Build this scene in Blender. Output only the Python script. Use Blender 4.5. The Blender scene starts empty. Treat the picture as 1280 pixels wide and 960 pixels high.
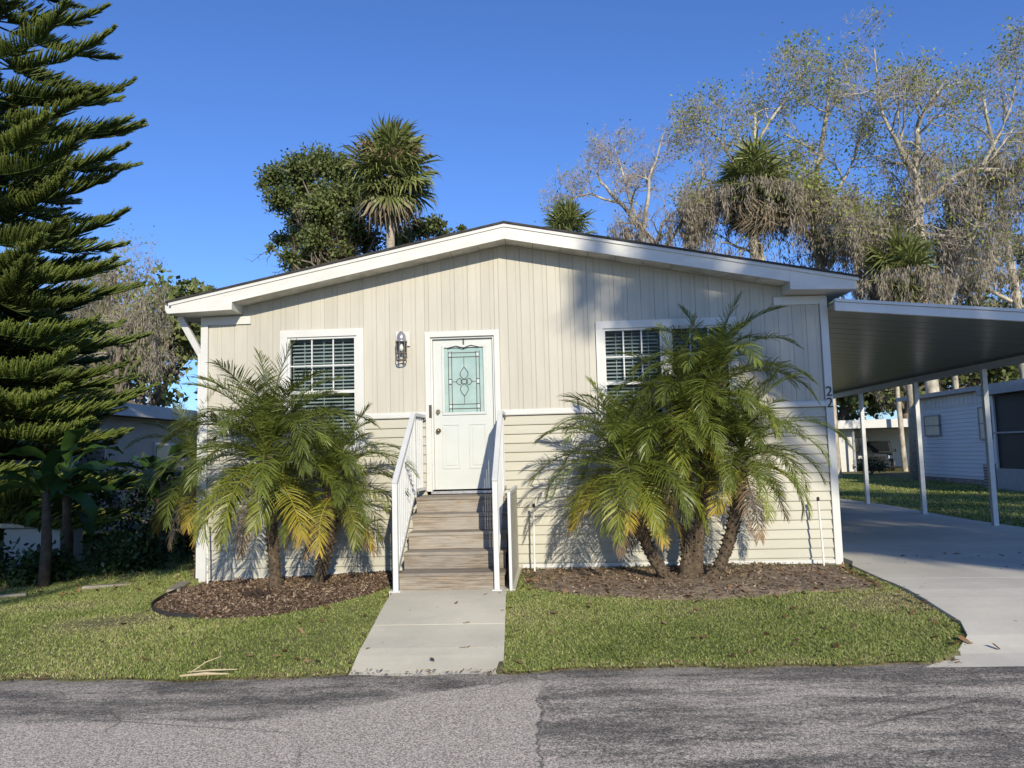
import bpy, math, random
import numpy as np
from mathutils import Matrix, Vector
R = math.radians
sc = bpy.context.scene
COL = sc.collection

# ------------------------------------------------------------------ camera, sky, sun, exposure
cam_d = bpy.data.cameras.new('camera'); cam = bpy.data.objects.new('camera', cam_d); COL.objects.link(cam)
cam_d.sensor_width = 36; cam_d.lens = 962 / 1280 * 36; cam_d.clip_end = 2000; cam_d.clip_start = .05
cam.matrix_world = (Matrix.Translation((0, 0, 1.75)) @ Matrix.Rotation(R(2.9), 4, 'Z')
                    @ Matrix.Rotation(R(95.08), 4, 'X') @ Matrix.Rotation(R(-1.5), 4, 'Z'))
sc.camera = cam
SUN_AZ, SUN_EL = 15.0, 23.0          # degrees to the right of straight behind the camera, and above the horizon
S = Vector((math.sin(R(SUN_AZ)) * math.cos(R(SUN_EL)), -math.cos(R(SUN_AZ)) * math.cos(R(SUN_EL)), math.sin(R(SUN_EL))))
w = bpy.data.worlds.new('World'); sc.world = w; w.use_nodes = True
nt = w.node_tree; nt.nodes.clear()
sky = nt.nodes.new('ShaderNodeTexSky'); sky.sky_type = 'NISHITA'; sky.sun_disc = False
sky.sun_elevation = R(SUN_EL); sky.sun_rotation = R(180 - SUN_AZ)
sky.air_density = 1.0; sky.dust_density = .25; sky.ozone_density = 3.0
bg = nt.nodes.new('ShaderNodeBackground'); bg.inputs[1].default_value = .122
tn = nt.nodes.new('ShaderNodeMix'); tn.data_type = 'RGBA'; tn.blend_type = 'MULTIPLY'; tn.inputs[0].default_value = 1; tn.inputs[7].default_value = (.57, .79, 1.23, 1)   # clear deep winter blue
wo = nt.nodes.new('ShaderNodeOutputWorld')
nt.links.new(sky.outputs[0], tn.inputs[6]); nt.links.new(tn.outputs[2], bg.inputs[0]); nt.links.new(bg.outputs[0], wo.inputs[0])
sl = bpy.data.lights.new('sun', 'SUN'); so = bpy.data.objects.new('sun', sl); COL.objects.link(so)
sl.energy = 4.5; sl.angle = R(.53); sl.color = (1, .90, .72)
so.rotation_euler = (-S).to_track_quat('-Z', 'Y').to_euler(); so.location = (20, -40, 30)
sc.view_settings.view_transform = 'Standard'; sc.view_settings.look = 'None'
sc.view_settings.exposure = 0.25; sc.view_settings.gamma = 1.0; sc.view_settings.use_curve_mapping = False
sc.cycles.max_bounces = 6; sc.cycles.transparent_max_bounces = 8

# ------------------------------------------------------------------ material helpers
class NT:
    def __init__(s, name):
        s.m = bpy.data.materials.new(name); s.m.use_nodes = True; s.t = s.m.node_tree; s.t.nodes.clear()
        s.out = s.n('ShaderNodeOutputMaterial'); s.co = None
    def n(s, typ, **kw):
        x = s.t.nodes.new(typ)
        for k, v in kw.items(): setattr(x, k, v)
        return x
    def l(s, a, b): s.t.links.new(a, b)
    def coord(s):
        if s.co is None: s.co = s.n('ShaderNodeTexCoord').outputs['Object']
        return s.co
    def mapped(s, scale=(1, 1, 1), rot=(0, 0, 0)):
        m = s.n('ShaderNodeMapping'); m.inputs['Scale'].default_value = scale; m.inputs['Rotation'].default_value = rot
        s.l(s.coord(), m.inputs[0]); return m.outputs[0]
    def noise(s, scale, detail=4, rough=.6, vec=None):
        x = s.n('ShaderNodeTexNoise'); x.inputs['Scale'].default_value = scale; x.inputs['Detail'].default_value = detail
        x.inputs['Roughness'].default_value = rough; s.l(vec or s.coord(), x.inputs['Vector']); return x.outputs['Fac']
    def voro(s, scale, vec=None, feat='F1', out='Distance'):
        x = s.n('ShaderNodeTexVoronoi', feature=feat); x.inputs['Scale'].default_value = scale
        s.l(vec or s.coord(), x.inputs['Vector']); return x.outputs[out]
    def val(s, v, i):
        if isinstance(v, (int, float)): i.default_value = v
        elif isinstance(v, tuple): i.default_value = v if len(v) == 4 else (*v, 1)
        else: s.l(v, i)
    def math(s, op, a, b=0, clamp=False):
        x = s.n('ShaderNodeMath', operation=op, use_clamp=clamp); s.val(a, x.inputs[0]); s.val(b, x.inputs[1]); return x.outputs[0]
    def rng(s, v, a, b, c=0, d=1):
        x = s.n('ShaderNodeMapRange', interpolation_type='SMOOTHSTEP'); s.val(v, x.inputs[0])
        for i, q in enumerate((a, b, c, d)): x.inputs[1 + i].default_value = q
        return x.outputs[0]
    def mix(s, f, a, b, mode='MIX'):
        x = s.n('ShaderNodeMix', data_type='RGBA', blend_type=mode); s.val(f, x.inputs[0]); s.val(a, x.inputs[6]); s.val(b, x.inputs[7]); return x.outputs[2]
    def bump(s, h, strength=.3, dist=.01):
        x = s.n('ShaderNodeBump'); x.inputs['Strength'].default_value = strength; x.inputs['Distance'].default_value = dist
        s.l(h, x.inputs['Height']); return x.outputs[0]
    def attr(s, name): return s.n('ShaderNodeAttribute', attribute_name=name).outputs['Fac']
    def orand(s): return s.n('ShaderNodeObjectInfo').outputs['Random']
    def sep(s):
        x = s.n('ShaderNodeSeparateXYZ'); s.l(s.coord(), x.inputs[0]); return x.outputs
    def bsdf(s, col, rough=.6, metal=0, normal=None, spec=.5, **kw):
        p = s.n('ShaderNodeBsdfPrincipled'); s.val(col, p.inputs['Base Color']); s.val(rough, p.inputs['Roughness'])
        p.inputs['Metallic'].default_value = metal; p.inputs['Specular IOR Level'].default_value = spec
        for k, v in kw.items(): s.val(v, p.inputs[k])
        if normal is not None: s.l(normal, p.inputs['Normal'])
        return p.outputs[0]
    def end(s, sh): s.l(sh, s.out.inputs[0]); return s.m

def plain(name, col, rough=.55, var=.12, scale=6, bump=0, bscale=60, metal=0, spec=.4, stretch=(1, 1, 1), orand=0):
    t = NT(name); v = t.mapped(stretch)
    f = t.rng(t.noise(scale, 5, .6, v), .3, .7)
    dark = tuple(c * (1 - var) for c in col); light = tuple(min(1, c * (1 + var * .6)) for c in col)
    c = t.mix(f, dark, light)
    if orand:
        o = t.rng(t.orand(), 0, 1, 1 - orand, 1 + orand * .6)
        cc = t.n('ShaderNodeCombineColor'); [t.l(o, cc.inputs[i]) for i in range(3)]
        c = t.mix(1., c, cc.outputs[0], 'MULTIPLY')
    nrm = t.bump(t.noise(bscale, 4, .6, v), bump, .01) if bump else None
    return t.end(t.bsdf(c, rough, metal, nrm, spec))

def leafmat(name, cols, trans=.25, rough=.5, orand=.15, spec=.35):
    """cols: dark, mid, light by the tint attribute"""
    t = NT(name); a = t.attr('tint')
    r = t.n('ShaderNodeValToRGB'); e = r.color_ramp.elements
    e[0].position = 0; e[0].color = (*cols[0], 1); e[1].position = 1; e[1].color = (*cols[-1], 1)
    for i, c in enumerate(cols[1:-1]):
        q = e.new((i + 1) / (len(cols) - 1)); q.color = (*c, 1)
    t.l(a, r.inputs[0]); c = r.outputs[0]
    if orand:
        o = t.rng(t.orand(), 0, 1, 1 - orand, 1 + orand); cc = t.n('ShaderNodeCombineColor'); [t.l(o, cc.inputs[i]) for i in range(3)]
        c = t.mix(1., c, cc.outputs[0], 'MULTIPLY')
    b = t.bsdf(c, rough, 0, None, spec)
    tr = t.n('ShaderNodeBsdfTranslucent'); t.l(c, tr.inputs[0])
    mx = t.n('ShaderNodeMixShader'); mx.inputs[0].default_value = trans; t.l(b, mx.inputs[1]); t.l(tr.outputs[0], mx.inputs[2])
    return t.end(mx.outputs[0])

M = {}
M['white'] = plain('white_trim', (.56, .565, .54), .45, .05, 3)
M['white_metal'] = plain('white_metal', (.57, .58, .57), .35, .06, 4)
M['fascia'] = plain('fascia_white', (.60, .59, .545), .45, .09, 2.5, stretch=(1, 1, 3))
M['siding_v'] = plain('siding_upper', (.455, .435, .37), .55, .05, 2.5, .05, 120, stretch=(3, 3, .5), orand=.05)
M['siding_h'] = plain('siding_lower', (.43, .42, .35), .55, .06, 2.5, .05, 120, stretch=(.5, 1, 3), orand=.05)
M['soffit'] = plain('soffit', (.62, .60, .54), .6, .25, 5)
M['core'] = plain('interior', (.16, .15, .14), .8)
M['shingle'] = plain('shingle', (.045, .042, .04), .9, .4, 12, .5, 90)
M['door'] = plain('door_white', (.52, .545, .52), .35, .03, 3)
M['dark_metal'] = plain('dark_bronze', (.085, .068, .055), .4, .2, 30, metal=.6)
M['bronze'] = plain('pale_bronze', (.20, .165, .14), .4, .2, 30, metal=.3)
M['brass'] = plain('aged_metal', (.22, .18, .12), .35, .2, 40, metal=.9)
M['silver'] = plain('brushed_silver', (.42, .42, .44), .38, .2, 30, metal=.7)
M['black'] = plain('black_plastic', (.02, .02, .022), .45, .2, 20)
M['pvc'] = plain('white_pvc', (.74, .73, .68), .4, .12, 9)
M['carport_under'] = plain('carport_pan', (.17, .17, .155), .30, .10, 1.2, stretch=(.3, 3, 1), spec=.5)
M['shade_cloth'] = plain('window_shade', (.78, .70, .50), .6, .1, 2)
M['blind'] = plain('blind_slat', (.36, .38, .37), .5, .04)
M['edging'] = plain('bed_edging', (.035, .033, .03), .7, .3, 20)
M['stone'] = plain('pale_concrete', (.26, .23, .18), .85, .2, 8, .3, 80)
M['brick'] = plain('skirt_block', (.30, .25, .21), .85, .3, 6, .4, 60, orand=.2)
M['nbr_wall'] = plain('pale_siding', (.62, .64, .66), .5, .06, 2, stretch=(1, .4, 3))
M['nbr_beige'] = plain('beige_siding', (.52, .46, .36), .6, .1, 2)
M['grey'] = plain('grey_paint', (.30, .31, .32), .5, .1, 5)
M['screen'] = plain('dark_screen', (.018, .018, .02), .6, .2, 10)
M['root'] = plain('dead_root', (.045, .03, .022), .95, .4, 30, .6, 80)

def wood():
    t = NT('weathered_wood'); o = t.orand()
    sh = t.n('ShaderNodeVectorMath', operation='ADD'); t.l(t.coord(), sh.inputs[0]); cc = t.n('ShaderNodeCombineXYZ'); t.l(t.math('MULTIPLY', o, 37), cc.inputs[0]); t.l(t.math('MULTIPLY', o, 11), cc.inputs[2]); t.l(cc.outputs[0], sh.inputs[1])
    def mp(sc_):
        m = t.n('ShaderNodeMapping'); m.inputs['Scale'].default_value = sc_; t.l(sh.outputs[0], m.inputs[0]); return m.outputs[0]
    g = t.noise(3, 9, .7, mp((1.1, 22, 22))); fine = t.noise(9, 6, .7, mp((1.5, 40, 40)))
    kd = t.voro(1.0, mp((2.6, 4, 6.5))); k = t.rng(kd, .13, .04); ring = t.rng(kd, .28, .1)
    wv = t.rng(t.noise(1.8, 4, .6, mp((1, 3, 3))), .35, .65)
    c = t.mix(t.rng(g, .32, .68), (.125, .10, .073), (.33, .28, .22))
    c = t.mix(t.math('MULTIPLY', wv, .6), c, (.31, .295, .26))
    c = t.mix(t.math('MULTIPLY', t.rng(fine, .55, .75), .55), c, (.12, .09, .065))
    c = t.mix(t.math('MULTIPLY', ring, .35), c, (.27, .17, .09)); c = t.mix(t.math('MULTIPLY', k, .8), c, (.09, .05, .03))
    oc = t.n('ShaderNodeCombineColor'); q = t.rng(o, 0, 1, .82, 1.15); [t.l(q, oc.inputs[i]) for i in range(3)]
    c = t.mix(1., c, oc.outputs[0], 'MULTIPLY')
    return t.end(t.bsdf(c, .85, 0, t.bump(g, .45, .004), .25))
M['wood'] = wood()

def concrete(name, base=(.50, .475, .41)):
    t = NT(name)
    big = t.rng(t.noise(.9, 6, .65), .3, .7); fine = t.noise(70, 5, .7)
    streak = t.rng(t.noise(1.1, 5, .6, t.mapped((.6, 2.2, 1))), .48, .7)
    c = t.mix(big, tuple(x * .86 for x in base), tuple(x * 1.08 for x in base))
    c = t.mix(t.math('MULTIPLY', t.rng(fine, .35, .7), .22), c, tuple(x * .6 for x in base))
    c = t.mix(t.math('MULTIPLY', streak, .22), c, tuple(x * .66 for x in base))
    sp = t.rng(t.noise(23, 3, .7), .66, .74)
    c = t.mix(t.math('MULTIPLY', sp, .35), c, (.17, .15, .12))
    return t.end(t.bsdf(c, .88, 0, t.bump(fine, .25, .004), .3))
M['concrete'] = concrete('walk_concrete', (.59, .55, .43)); M['drive'] = concrete('driveway_concrete', (.58, .55, .46))

def asphalt():
    t = NT('asphalt'); x, y, z = t.sep()
    st = t.voro(135, None, 'F1', 'Color'); st2 = t.noise(150, 3, .8)
    sepc = t.n('ShaderNodeSeparateColor'); t.l(st, sepc.inputs[0]); g = sepc.outputs[0]
    light = t.mix(t.rng(g, .1, .95), (.24, .208, .165), (.76, .67, .545))        # worn surface, stones showing
    dark = t.mix(t.rng(g, .25, 1.0), (.055, .051, .044), (.25, .23, .195))       # newer sealed surface
    ragged = t.math('SUBTRACT', t.noise(2.2, 6, .7), .5)
    yy = t.math('ADD', y, t.math('MULTIPLY', ragged, .28)); xx = t.math('ADD', x, t.math('MULTIPLY', ragged, .30))
    # left: a sealed strip along the verge, narrowing towards the walk
    edge = t.rng(x, -2.2, -.1, 5.22, 6.15)
    strip = t.rng(t.math('SUBTRACT', yy, edge), -.03, .05)
    seam = t.rng(xx, -.17, -.10)
    grain = t.math('MULTIPLY', t.math('SUBTRACT', t.noise(26, 6, .8), .5), .55)
    bl = t.math('ADD', t.noise(1.1, 8, .74, t.mapped((.42, 1.7, 1))), grain)
    right = t.math('MULTIPLY', seam, t.rng(bl, .40, .60, .02, .95))
    wear = t.rng(t.math('ADD', t.noise(1.7, 8, .74, t.mapped((.6, 1.6, 1))), grain), .36, .60, .2, 1.0)
    m = t.math('MAXIMUM', t.math('MULTIPLY', strip, wear), right)
    verge = t.rng(t.math('ADD', y, t.math('MULTIPLY', ragged, .5)), 6.0, 6.2, 0, .55)
    m = t.math('MAXIMUM', m, verge)
    c = t.mix(m, light, dark)
    # pale scuffed lines and cracks
    cr = t.rng(t.voro(.55, t.mix(.12, t.coord(), t.n('ShaderNodeTexNoise').outputs['Color']), 'DISTANCE_TO_EDGE'), .0, .007, 1, 0)
    cr = t.math('MULTIPLY', cr, t.rng(t.noise(.6, 2), .45, .6))
    c = t.mix(t.math('MULTIPLY', cr, .55), c, (.03, .03, .03))
    seamline = t.math('MULTIPLY', t.rng(t.math('ABSOLUTE', t.math('ADD', xx, .14)), .0, .018, 1, 0), t.rng(y, 5.6, 5.9, 1, 0))
    c = t.mix(t.math('MULTIPLY', seamline, .7), c, (.025, .025, .025))
    dust = t.rng(t.math('ADD', t.noise(1.3, 8, .74, t.mapped((.35, 1.9, 1))), grain), .54, .76)
    c = t.mix(t.math('MULTIPLY', dust, .45), c, (.50, .455, .375))
    return t.end(t.bsdf(c, .92, 0, t.bump(t.math('ADD', g, st2), .35, .005), .3))
M['asphalt'] = asphalt()

def soil():
    t = NT('ground_soil'); n1 = t.noise(1.2, 6, .7); n2 = t.noise(28, 5, .7)
    c = t.mix(t.rng(n1, .35, .65), (.15, .15, .06), (.22, .19, .10))
    c = t.mix(t.math('MULTIPLY', t.rng(n2, .4, .65), .7), c, (.06, .07, .026))
    return t.end(t.bsdf(c, .95, 0, t.bump(n2, .6, .02), .2))
M['soil'] = soil()
def mulch():
    t = NT('mulch'); n1 = t.noise(2.0, 6, .7); n2 = t.noise(55, 5, .75)
    c = t.mix(t.rng(n2, .3, .72), (.075, .05, .033), (.25, .175, .12))
    c = t.mix(t.math('MULTIPLY', t.rng(n1, .45, .7), .5), c, (.13, .105, .075))
    return t.end(t.bsdf(c, .95, 0, t.bump(n2, .8, .02), .2))
M['mulch'] = mulch()
M['dirt'] = plain('bare_dirt', (.26, .20, .14), .95, .45, 9, .7, 60)

M['grass'] = leafmat('grass_blades', [(.11, .16, .035), (.30, .375, .095), (.44, .45, .16), (.62, .53, .30)], .3, .6, 0)
M['chips'] = leafmat('bark_chips', [(.085, .057, .037), (.18, .12, .08), (.29, .21, .145), (.42, .33, .235)], 0, .9, 0, .2)
M['litter'] = leafmat('dry_leaves', [(.09, .045, .02), (.20, .11, .05), (.32, .22, .12)], .1, .8, 0, .2)
M['frond_g'] = leafmat('palm_green', [(.058, .088, .015), (.130, .165, .027), (.22, .24, .05)], .25, .38, .18, .5)
M['frond_l'] = leafmat('palm_light_green', [(.09, .125, .018), (.18, .215, .028), (.33, .30, .04)], .25, .42, .2, .5)
M['frond_y'] = leafmat('palm_yellowing', [(.11, .15, .022), (.19, .22, .03), (.34, .29, .04), (.44, .25, .055)], .25, .5, .2)
M['frond_d'] = leafmat('palm_dead', [(.12, .08, .045), (.27, .19, .115), (.38, .29, .19)], .1, .8, .2)
M['fan_g'] = leafmat('fan_palm_green', [(.075, .10, .03), (.15, .18, .05), (.28, .29, .11)], .2, .45, .25, .4)
M['fan_d'] = leafmat('fan_palm_dead', [(.10, .075, .045), (.21, .165, .105), (.30, .25, .17)], .08, .8, .2)
M['seed'] = leafmat('palm_seed_stalk', [(.13, .075, .04), (.23, .14, .085), (.30, .20, .13)], .05, .8, .2)
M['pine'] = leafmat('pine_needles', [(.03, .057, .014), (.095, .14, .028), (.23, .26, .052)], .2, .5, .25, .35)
M['oak'] = leafmat('oak_leaves', [(.055, .074, .024), (.115, .145, .044), (.21, .235, .085)], .22, .5, .1)
M['sparse'] = leafmat('sparse_leaves', [(.12, .17, .03), (.25, .30, .06), (.42, .42, .12)], .35, .5, 0)
M['shrub'] = leafmat('shrub_leaves', [(.012, .024, .008), (.03, .055, .015), (.07, .105, .03)], .18, .45, .15)
M['banana'] = leafmat('banana_leaf', [(.018, .045, .010), (.035, .085, .018), (.07, .13, .03)], .25, .4, .1, .5)
M['moss'] = leafmat('spanish_moss', [(.17, .15, .115), (.28, .245, .19), (.38, .34, .27)], .2, .9, 0, .1)
M['bark_pale'] = plain('pale_bark', (.42, .38, .30), .85, .55, 3.5, .5, 30, stretch=(1, 1, .5))
M['bark'] = plain('bark', (.17, .14, .11), .9, .4, 6, .7, 30, stretch=(1, 1, .4))
M['twig'] = plain('twig', (.40, .36, .31), .9, .3, 4)
M['palm_trunk'] = plain('palm_trunk', (.105, .078, .052), .95, .5, 25, .9, 60)
M['sabal_trunk'] = plain('sabal_trunk', (.36, .31, .235), .9, .3, 8, .5, 40, stretch=(1, 1, 2))
M['dark_trunk'] = plain('dark_trunk', (.085, .062, .042), .95, .4, 12, .6, 40)

def glass(name, tint=(.9, .95, .95), f0=.0):
    t = NT(name); lw = t.n('ShaderNodeLayerWeight'); lw.inputs[0].default_value = .12
    tr = t.n('ShaderNodeBsdfTransparent'); tr.inputs[0].default_value = (*tint, 1)
    gl = t.n('ShaderNodeBsdfGlossy'); gl.inputs['Roughness'].default_value = .02
    mx = t.n('ShaderNodeMixShader'); t.l(t.math('ADD', lw.outputs['Fresnel'], f0, True), mx.inputs[0])
    t.l(tr.outputs[0], mx.inputs[1]); t.l(gl.outputs[0], mx.inputs[2]); return t.end(mx.outputs[0])
M['glass'] = glass('window_glass')
def frosted():
    t = NT('frosted_glass'); n = t.noise(60, 3)
    c = t.mix(t.rng(t.noise(4, 3), .3, .7), (.27, .385, .355), (.34, .455, .42))
    return t.end(t.bsdf(c, .22, 0, t.bump(n, .25, .003), .6))
M['frost'] = frosted()
M['bevel'] = plain('clear_bevel_glass', (.50, .58, .56), .08, .2, 20, spec=.8)
M['bulb'] = plain('bulb_glass', (.75, .73, .68), .2, .05)
M['car'] = plain('car_paint', (.045, .05, .055), .25, .1, 2, spec=.6)
M['tyre'] = plain('tyre', (.02, .02, .02), .9)
M['carglass'] = plain('car_glass', (.015, .018, .02), .08, .1, 2, spec=.8)
M['lampglass'] = plain('headlight', (.6, .6, .58), .15, .1)

# ------------------------------------------------------------------ object helpers
ROOTLOC = {}
def tag(o, label=None, cat=None, group=None, kind=None):
    if label: o['label'] = label
    if cat: o['category'] = cat
    if group: o['group'] = group
    if kind: o['kind'] = kind
    return o
def thing(name, loc, label, cat, group=None):
    o = bpy.data.objects.new(name, None); COL.objects.link(o); o.location = loc; o.empty_display_size = .2
    ROOTLOC[o.name] = Vector(loc); return tag(o, label, cat, group)
def link(name, me, parent=None, local=False):
    o = bpy.data.objects.new(name, me); COL.objects.link(o)
    if parent is not None:
        o.parent = parent
        if not local and parent.name in ROOTLOC: o.matrix_parent_inverse = Matrix.Translation(-ROOTLOC[parent.name])
    return o
def npmesh(name, V, faces, mat, tint=None, smooth=False):
    V = np.asarray(V, np.float32); me = bpy.data.meshes.new(name)
    faces = [np.asarray(f, np.int32) for f in faces if len(f)]
    nl = sum(f.size for f in faces); npoly = sum(len(f) for f in faces)
    me.vertices.add(len(V)); me.vertices.foreach_set('co', V.ravel())
    me.loops.add(nl); me.loops.foreach_set('vertex_index', np.concatenate([f.ravel() for f in faces]))
    me.polygons.add(npoly); sizes = np.concatenate([np.full(len(f), f.shape[1]) for f in faces])
    st = np.concatenate([[0], np.cumsum(sizes)[:-1]]).astype(np.int32)
    me.polygons.foreach_set('loop_start', st)
    if smooth: me.polygons.foreach_set('use_smooth', np.ones(npoly, bool))
    if tint is not None:
        a = me.attributes.new('tint', 'FLOAT', 'POINT'); a.data.foreach_set('value', np.asarray(tint, np.float32))
    me.update(calc_edges=True); me.materials.append(mat); return me
class MB:
    def __init__(s): s.v = []; s.f = []
    def box(s, x0, x1, y0, y1, z0, z1):
        n = len(s.v); s.v += [(x, y, z) for z in (z0, z1) for x, y in ((x0, y0), (x1, y0), (x1, y1), (x0, y1))]
        s.f += [tuple(n + i for i in q) for q in ((3, 2, 1, 0), (4, 5, 6, 7), (0, 1, 5, 4), (1, 2, 6, 5), (2, 3, 7, 6), (3, 0, 4, 7))]; return s
    def prism(s, poly, axis, a, b):
        """poly: 2-D outline in the two other axes (x: (y,z), y: (x,z), z: (x,y)), extruded from a to b"""
        n = len(s.v); k = len(poly)
        for t in (a, b):
            for p in poly:
                s.v.append({'x': (t, p[0], p[1]), 'y': (p[0], t, p[1]), 'z': (p[0], p[1], t)}[axis])
        s.f += [tuple(range(n + k - 1, n - 1, -1)), tuple(range(n + k, n + 2 * k))]
        for i in range(k):
            j = (i + 1) % k; s.f.append((n + i, n + j, n + k + j, n + k + i))
        return s
    def bar(s, p, q, wd, ht, up=(0, 0, 1)):
        p, q = Vector(p), Vector(q); d = (q - p).normalized(); side = d.cross(Vector(up))
        if side.length < 1e-4: side = Vector((1, 0, 0))
        side.normalize(); u = side.cross(d); n = len(s.v)
        for e in (p, q):
            for a, b in ((-1, -1), (1, -1), (1, 1), (-1, 1)): s.v.append(tuple(e + side * (a * wd / 2) + u * (b * ht / 2)))
        s.f += [tuple(n + i for i in f) for f in ((3, 2, 1, 0), (4, 5, 6, 7), (0, 1, 5, 4), (1, 2, 6, 5), (2, 3, 7, 6), (3, 0, 4, 7))]; return s
    def tube(s, pts, rad, sides=8, cap=True):
        pts = [Vector(p) for p in pts]; rad = rad if isinstance(rad, (list, tuple)) else [rad] * len(pts)
        n = len(s.v); up = Vector((0, 0, 1)) if abs((pts[-1] - pts[0]).normalized().z) < .9 else Vector((1, 0, 0))
        for i, p in enumerate(pts):
            d = (pts[min(i + 1, len(pts) - 1)] - pts[max(i - 1, 0)]).normalized()
            a = d.cross(up).normalized(); b = a.cross(d)
            for k in range(sides):
                t = 2 * math.pi * k / sides; s.v.append(tuple(p + a * (rad[i] * math.cos(t)) + b * (rad[i] * math.sin(t))))
        for i in range(len(pts) - 1):
            for k in range(sides):
                k2 = (k + 1) % sides; a = n + i * sides
                s.f.append((a + k, a + sides + k, a + sides + k2, a + k2))
        if cap:
            s.f.append(tuple(n + k for k in range(sides))); e = n + (len(pts) - 1) * sides; s.f.append(tuple(e + sides - 1 - k for k in range(sides)))
        return s
    def lathe(s, c, prof, sides=16):
        return s.tube([(c[0], c[1], c[2] + z) for r, z in prof], [max(r, 1e-4) for r, z in prof], sides)
    def mesh(s, name, mat, smooth=False):
        me = bpy.data.meshes.new(name); me.from_pydata(s.v, [], s.f); me.materials.append(mat)
        if smooth: me.shade_smooth()
        me.update(); return me
    def build(s, name, mat, parent=None, local=False, smooth=False, bevel=0):
        o = link(name, s.mesh(name, mat, smooth), parent, local)
        if bevel:
            b = o.modifiers.new('bevel', 'BEVEL'); b.width = bevel; b.segments = 2; b.limit_method = 'ANGLE'
        return o
def copy_tree(o, parent=None):
    c = o.copy(); COL.objects.link(c); c.parent = parent
    if o.name in ROOTLOC: ROOTLOC[c.name] = ROOTLOC[o.name]
    for ch in list(o.children): copy_tree(ch, c)
    return c

# ------------------------------------------------------------------ ground, road, walk, driveway
def smooth01(t): t = np.clip(t, 0, 1); return t * t * (3 - 2 * t)
def gz(x, y):
    x = np.asarray(x, float); y = np.asarray(y, float)
    h = np.interp(x, [-40, -8, -4.8, -2.2, -1.2, 0, 4, 9, 16, 60], [-.05, 0, .08, .18, .205, .195, .19, .165, .1, .1])
    return h * smooth01((y - 6.25) / 2.3) + .012 * np.sin(x * 1.7 + y) * smooth01((y - 6.6) / 1)
def road_edge(x): return 6.40 + .04 * np.sin(x * .9 + .5) + .03 * np.sin(x * 2.7) + .025 * np.sin(x * 7.1 + 1) + np.interp(x, [-5, 4], [-.16, .06])
def grid_mesh(name, xs, ys, zf, mat):
    X, Y = np.meshgrid(xs, ys); Z = zf(X, Y); V = np.stack([X, Y, Z], -1).reshape(-1, 3); nx, ny = len(xs), len(ys)
    i = np.arange(nx - 1)[None] + nx * np.arange(ny - 1)[:, None]; i = i.ravel()
    return npmesh(name, V, [np.stack([i, i + 1, i + nx + 1, i + nx], -1)], mat, smooth=True)
xs = np.concatenate([[-900, -300, -120, -60, -35, -22], np.arange(-15, -2, .25), np.arange(-2, 5, .05), np.arange(5, 18.01, .25), [22, 30, 45, 70, 140, 320, 900]])
ys = np.concatenate([[-600, -200, -90, -40, -15, -6, 0, 4, 5.6], np.arange(6.0, 10, .1), np.arange(10, 14, .2), np.arange(14, 40, 1.), [45, 60, 90, 160, 400, 1200]])
def ground_z(X, Y):
    dlx = np.interp(Y, [6.2, 6.45, 6.8, 7.2, 7.7, 8.9, 10.4, 40], [2.6, 3.02, 3.42, 3.62, 3.60, 3.62, 3.74, 3.86])
    under = ((X > -1.76) & (X < -.5) & (Y < 8.6)) | ((X > dlx + .1) & (X < 8.1) & (Y < 24))
    return np.where(Y < road_edge(X) + .02, np.where(Y > -7, -.035, 0), gz(X, Y) + .012) - .07 * under
o = link('ground', grid_mesh('ground', xs, ys, ground_z, M['soil'])); tag(o, kind='structure')
# road: one sheet with an uneven edge
rx = np.concatenate([[-200, -60, -20], np.arange(-10, 12.01, .07), [25, 70, 200]]); rows = []
for t in (0, .55, .8, .93, 1): rows.append(np.stack([rx, -5.5 + (road_edge(rx) + 5.5) * t, np.full_like(rx, .004 if t < 1 else -.012)], -1))
V = np.concatenate(rows); n = len(rx); i = (np.arange(n - 1)[None] + n * np.arange(4)[:, None]).ravel()
tag(link('road', npmesh('road', V, [np.stack([i, i + 1, i + n + 1, i + n], -1)], M['asphalt'], smooth=True)), kind='structure')
def slab_poly(name, L, Rr, mat, parent, th=.10, lift=.018):
    """slab between a left and a right polyline (same count), following the ground"""
    m = MB(); k = len(L)
    top = []
    for (a, b) in zip(L, Rr):
        for j in range(5):
            x = a[0] + (b[0] - a[0]) * j / 4; y = a[1] + (b[1] - a[1]) * j / 4; top.append((x, y, float(a[2] + (b[2] - a[2]) * j / 4 + lift)))
    m.v = top + [(x, y, z - th) for x, y, z in top]; q = len(top)
    for i in range(k - 1):
        for j in range(4):
            a = i * 5 + j; m.f.append((a, a + 1, a + 6, a + 5))
    ring = [j for j in range(5)] + [i * 5 + 4 for i in range(1, k)] + [(k - 1) * 5 + j for j in (3, 2, 1, 0)] + [i * 5 for i in range(k - 2, 0, -1)]
    for a, b in zip(ring, ring[1:] + ring[:1]): m.f.append((a, a + q, b + q, b))
    o = m.build(name, mat, parent); b = o.modifiers.new('bevel', 'BEVEL'); b.width = .003; b.segments = 2; b.limit_method = 'ANGLE'; b.angle_limit = R(50); return o
walk = thing('walkway', (-1.15, 7.5, 0), None, None); tag(walk, kind='structure')
def wz(y): return float(gz(-1.1, y)) + .027 * min(1, max(0, (y - 6.34) / .5)) - .045 * max(0, min(1, (6.75 - y) / .45))
def wl(y): t = (y - 6.3) / 2.32; return -1.713 - .10 * t
def wr(y): t = (y - 6.3) / 2.32; return -.448 - .11 * t
for a, b in ((6.24, 7.428), (7.432, 8.64)):
    yy = np.linspace(a, b, 9)
    slab_poly('slab', [(wl(y), y, wz(y)) for y in yy], [(wr(y), y, wz(y)) for y in yy], M['concrete'], walk)
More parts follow.
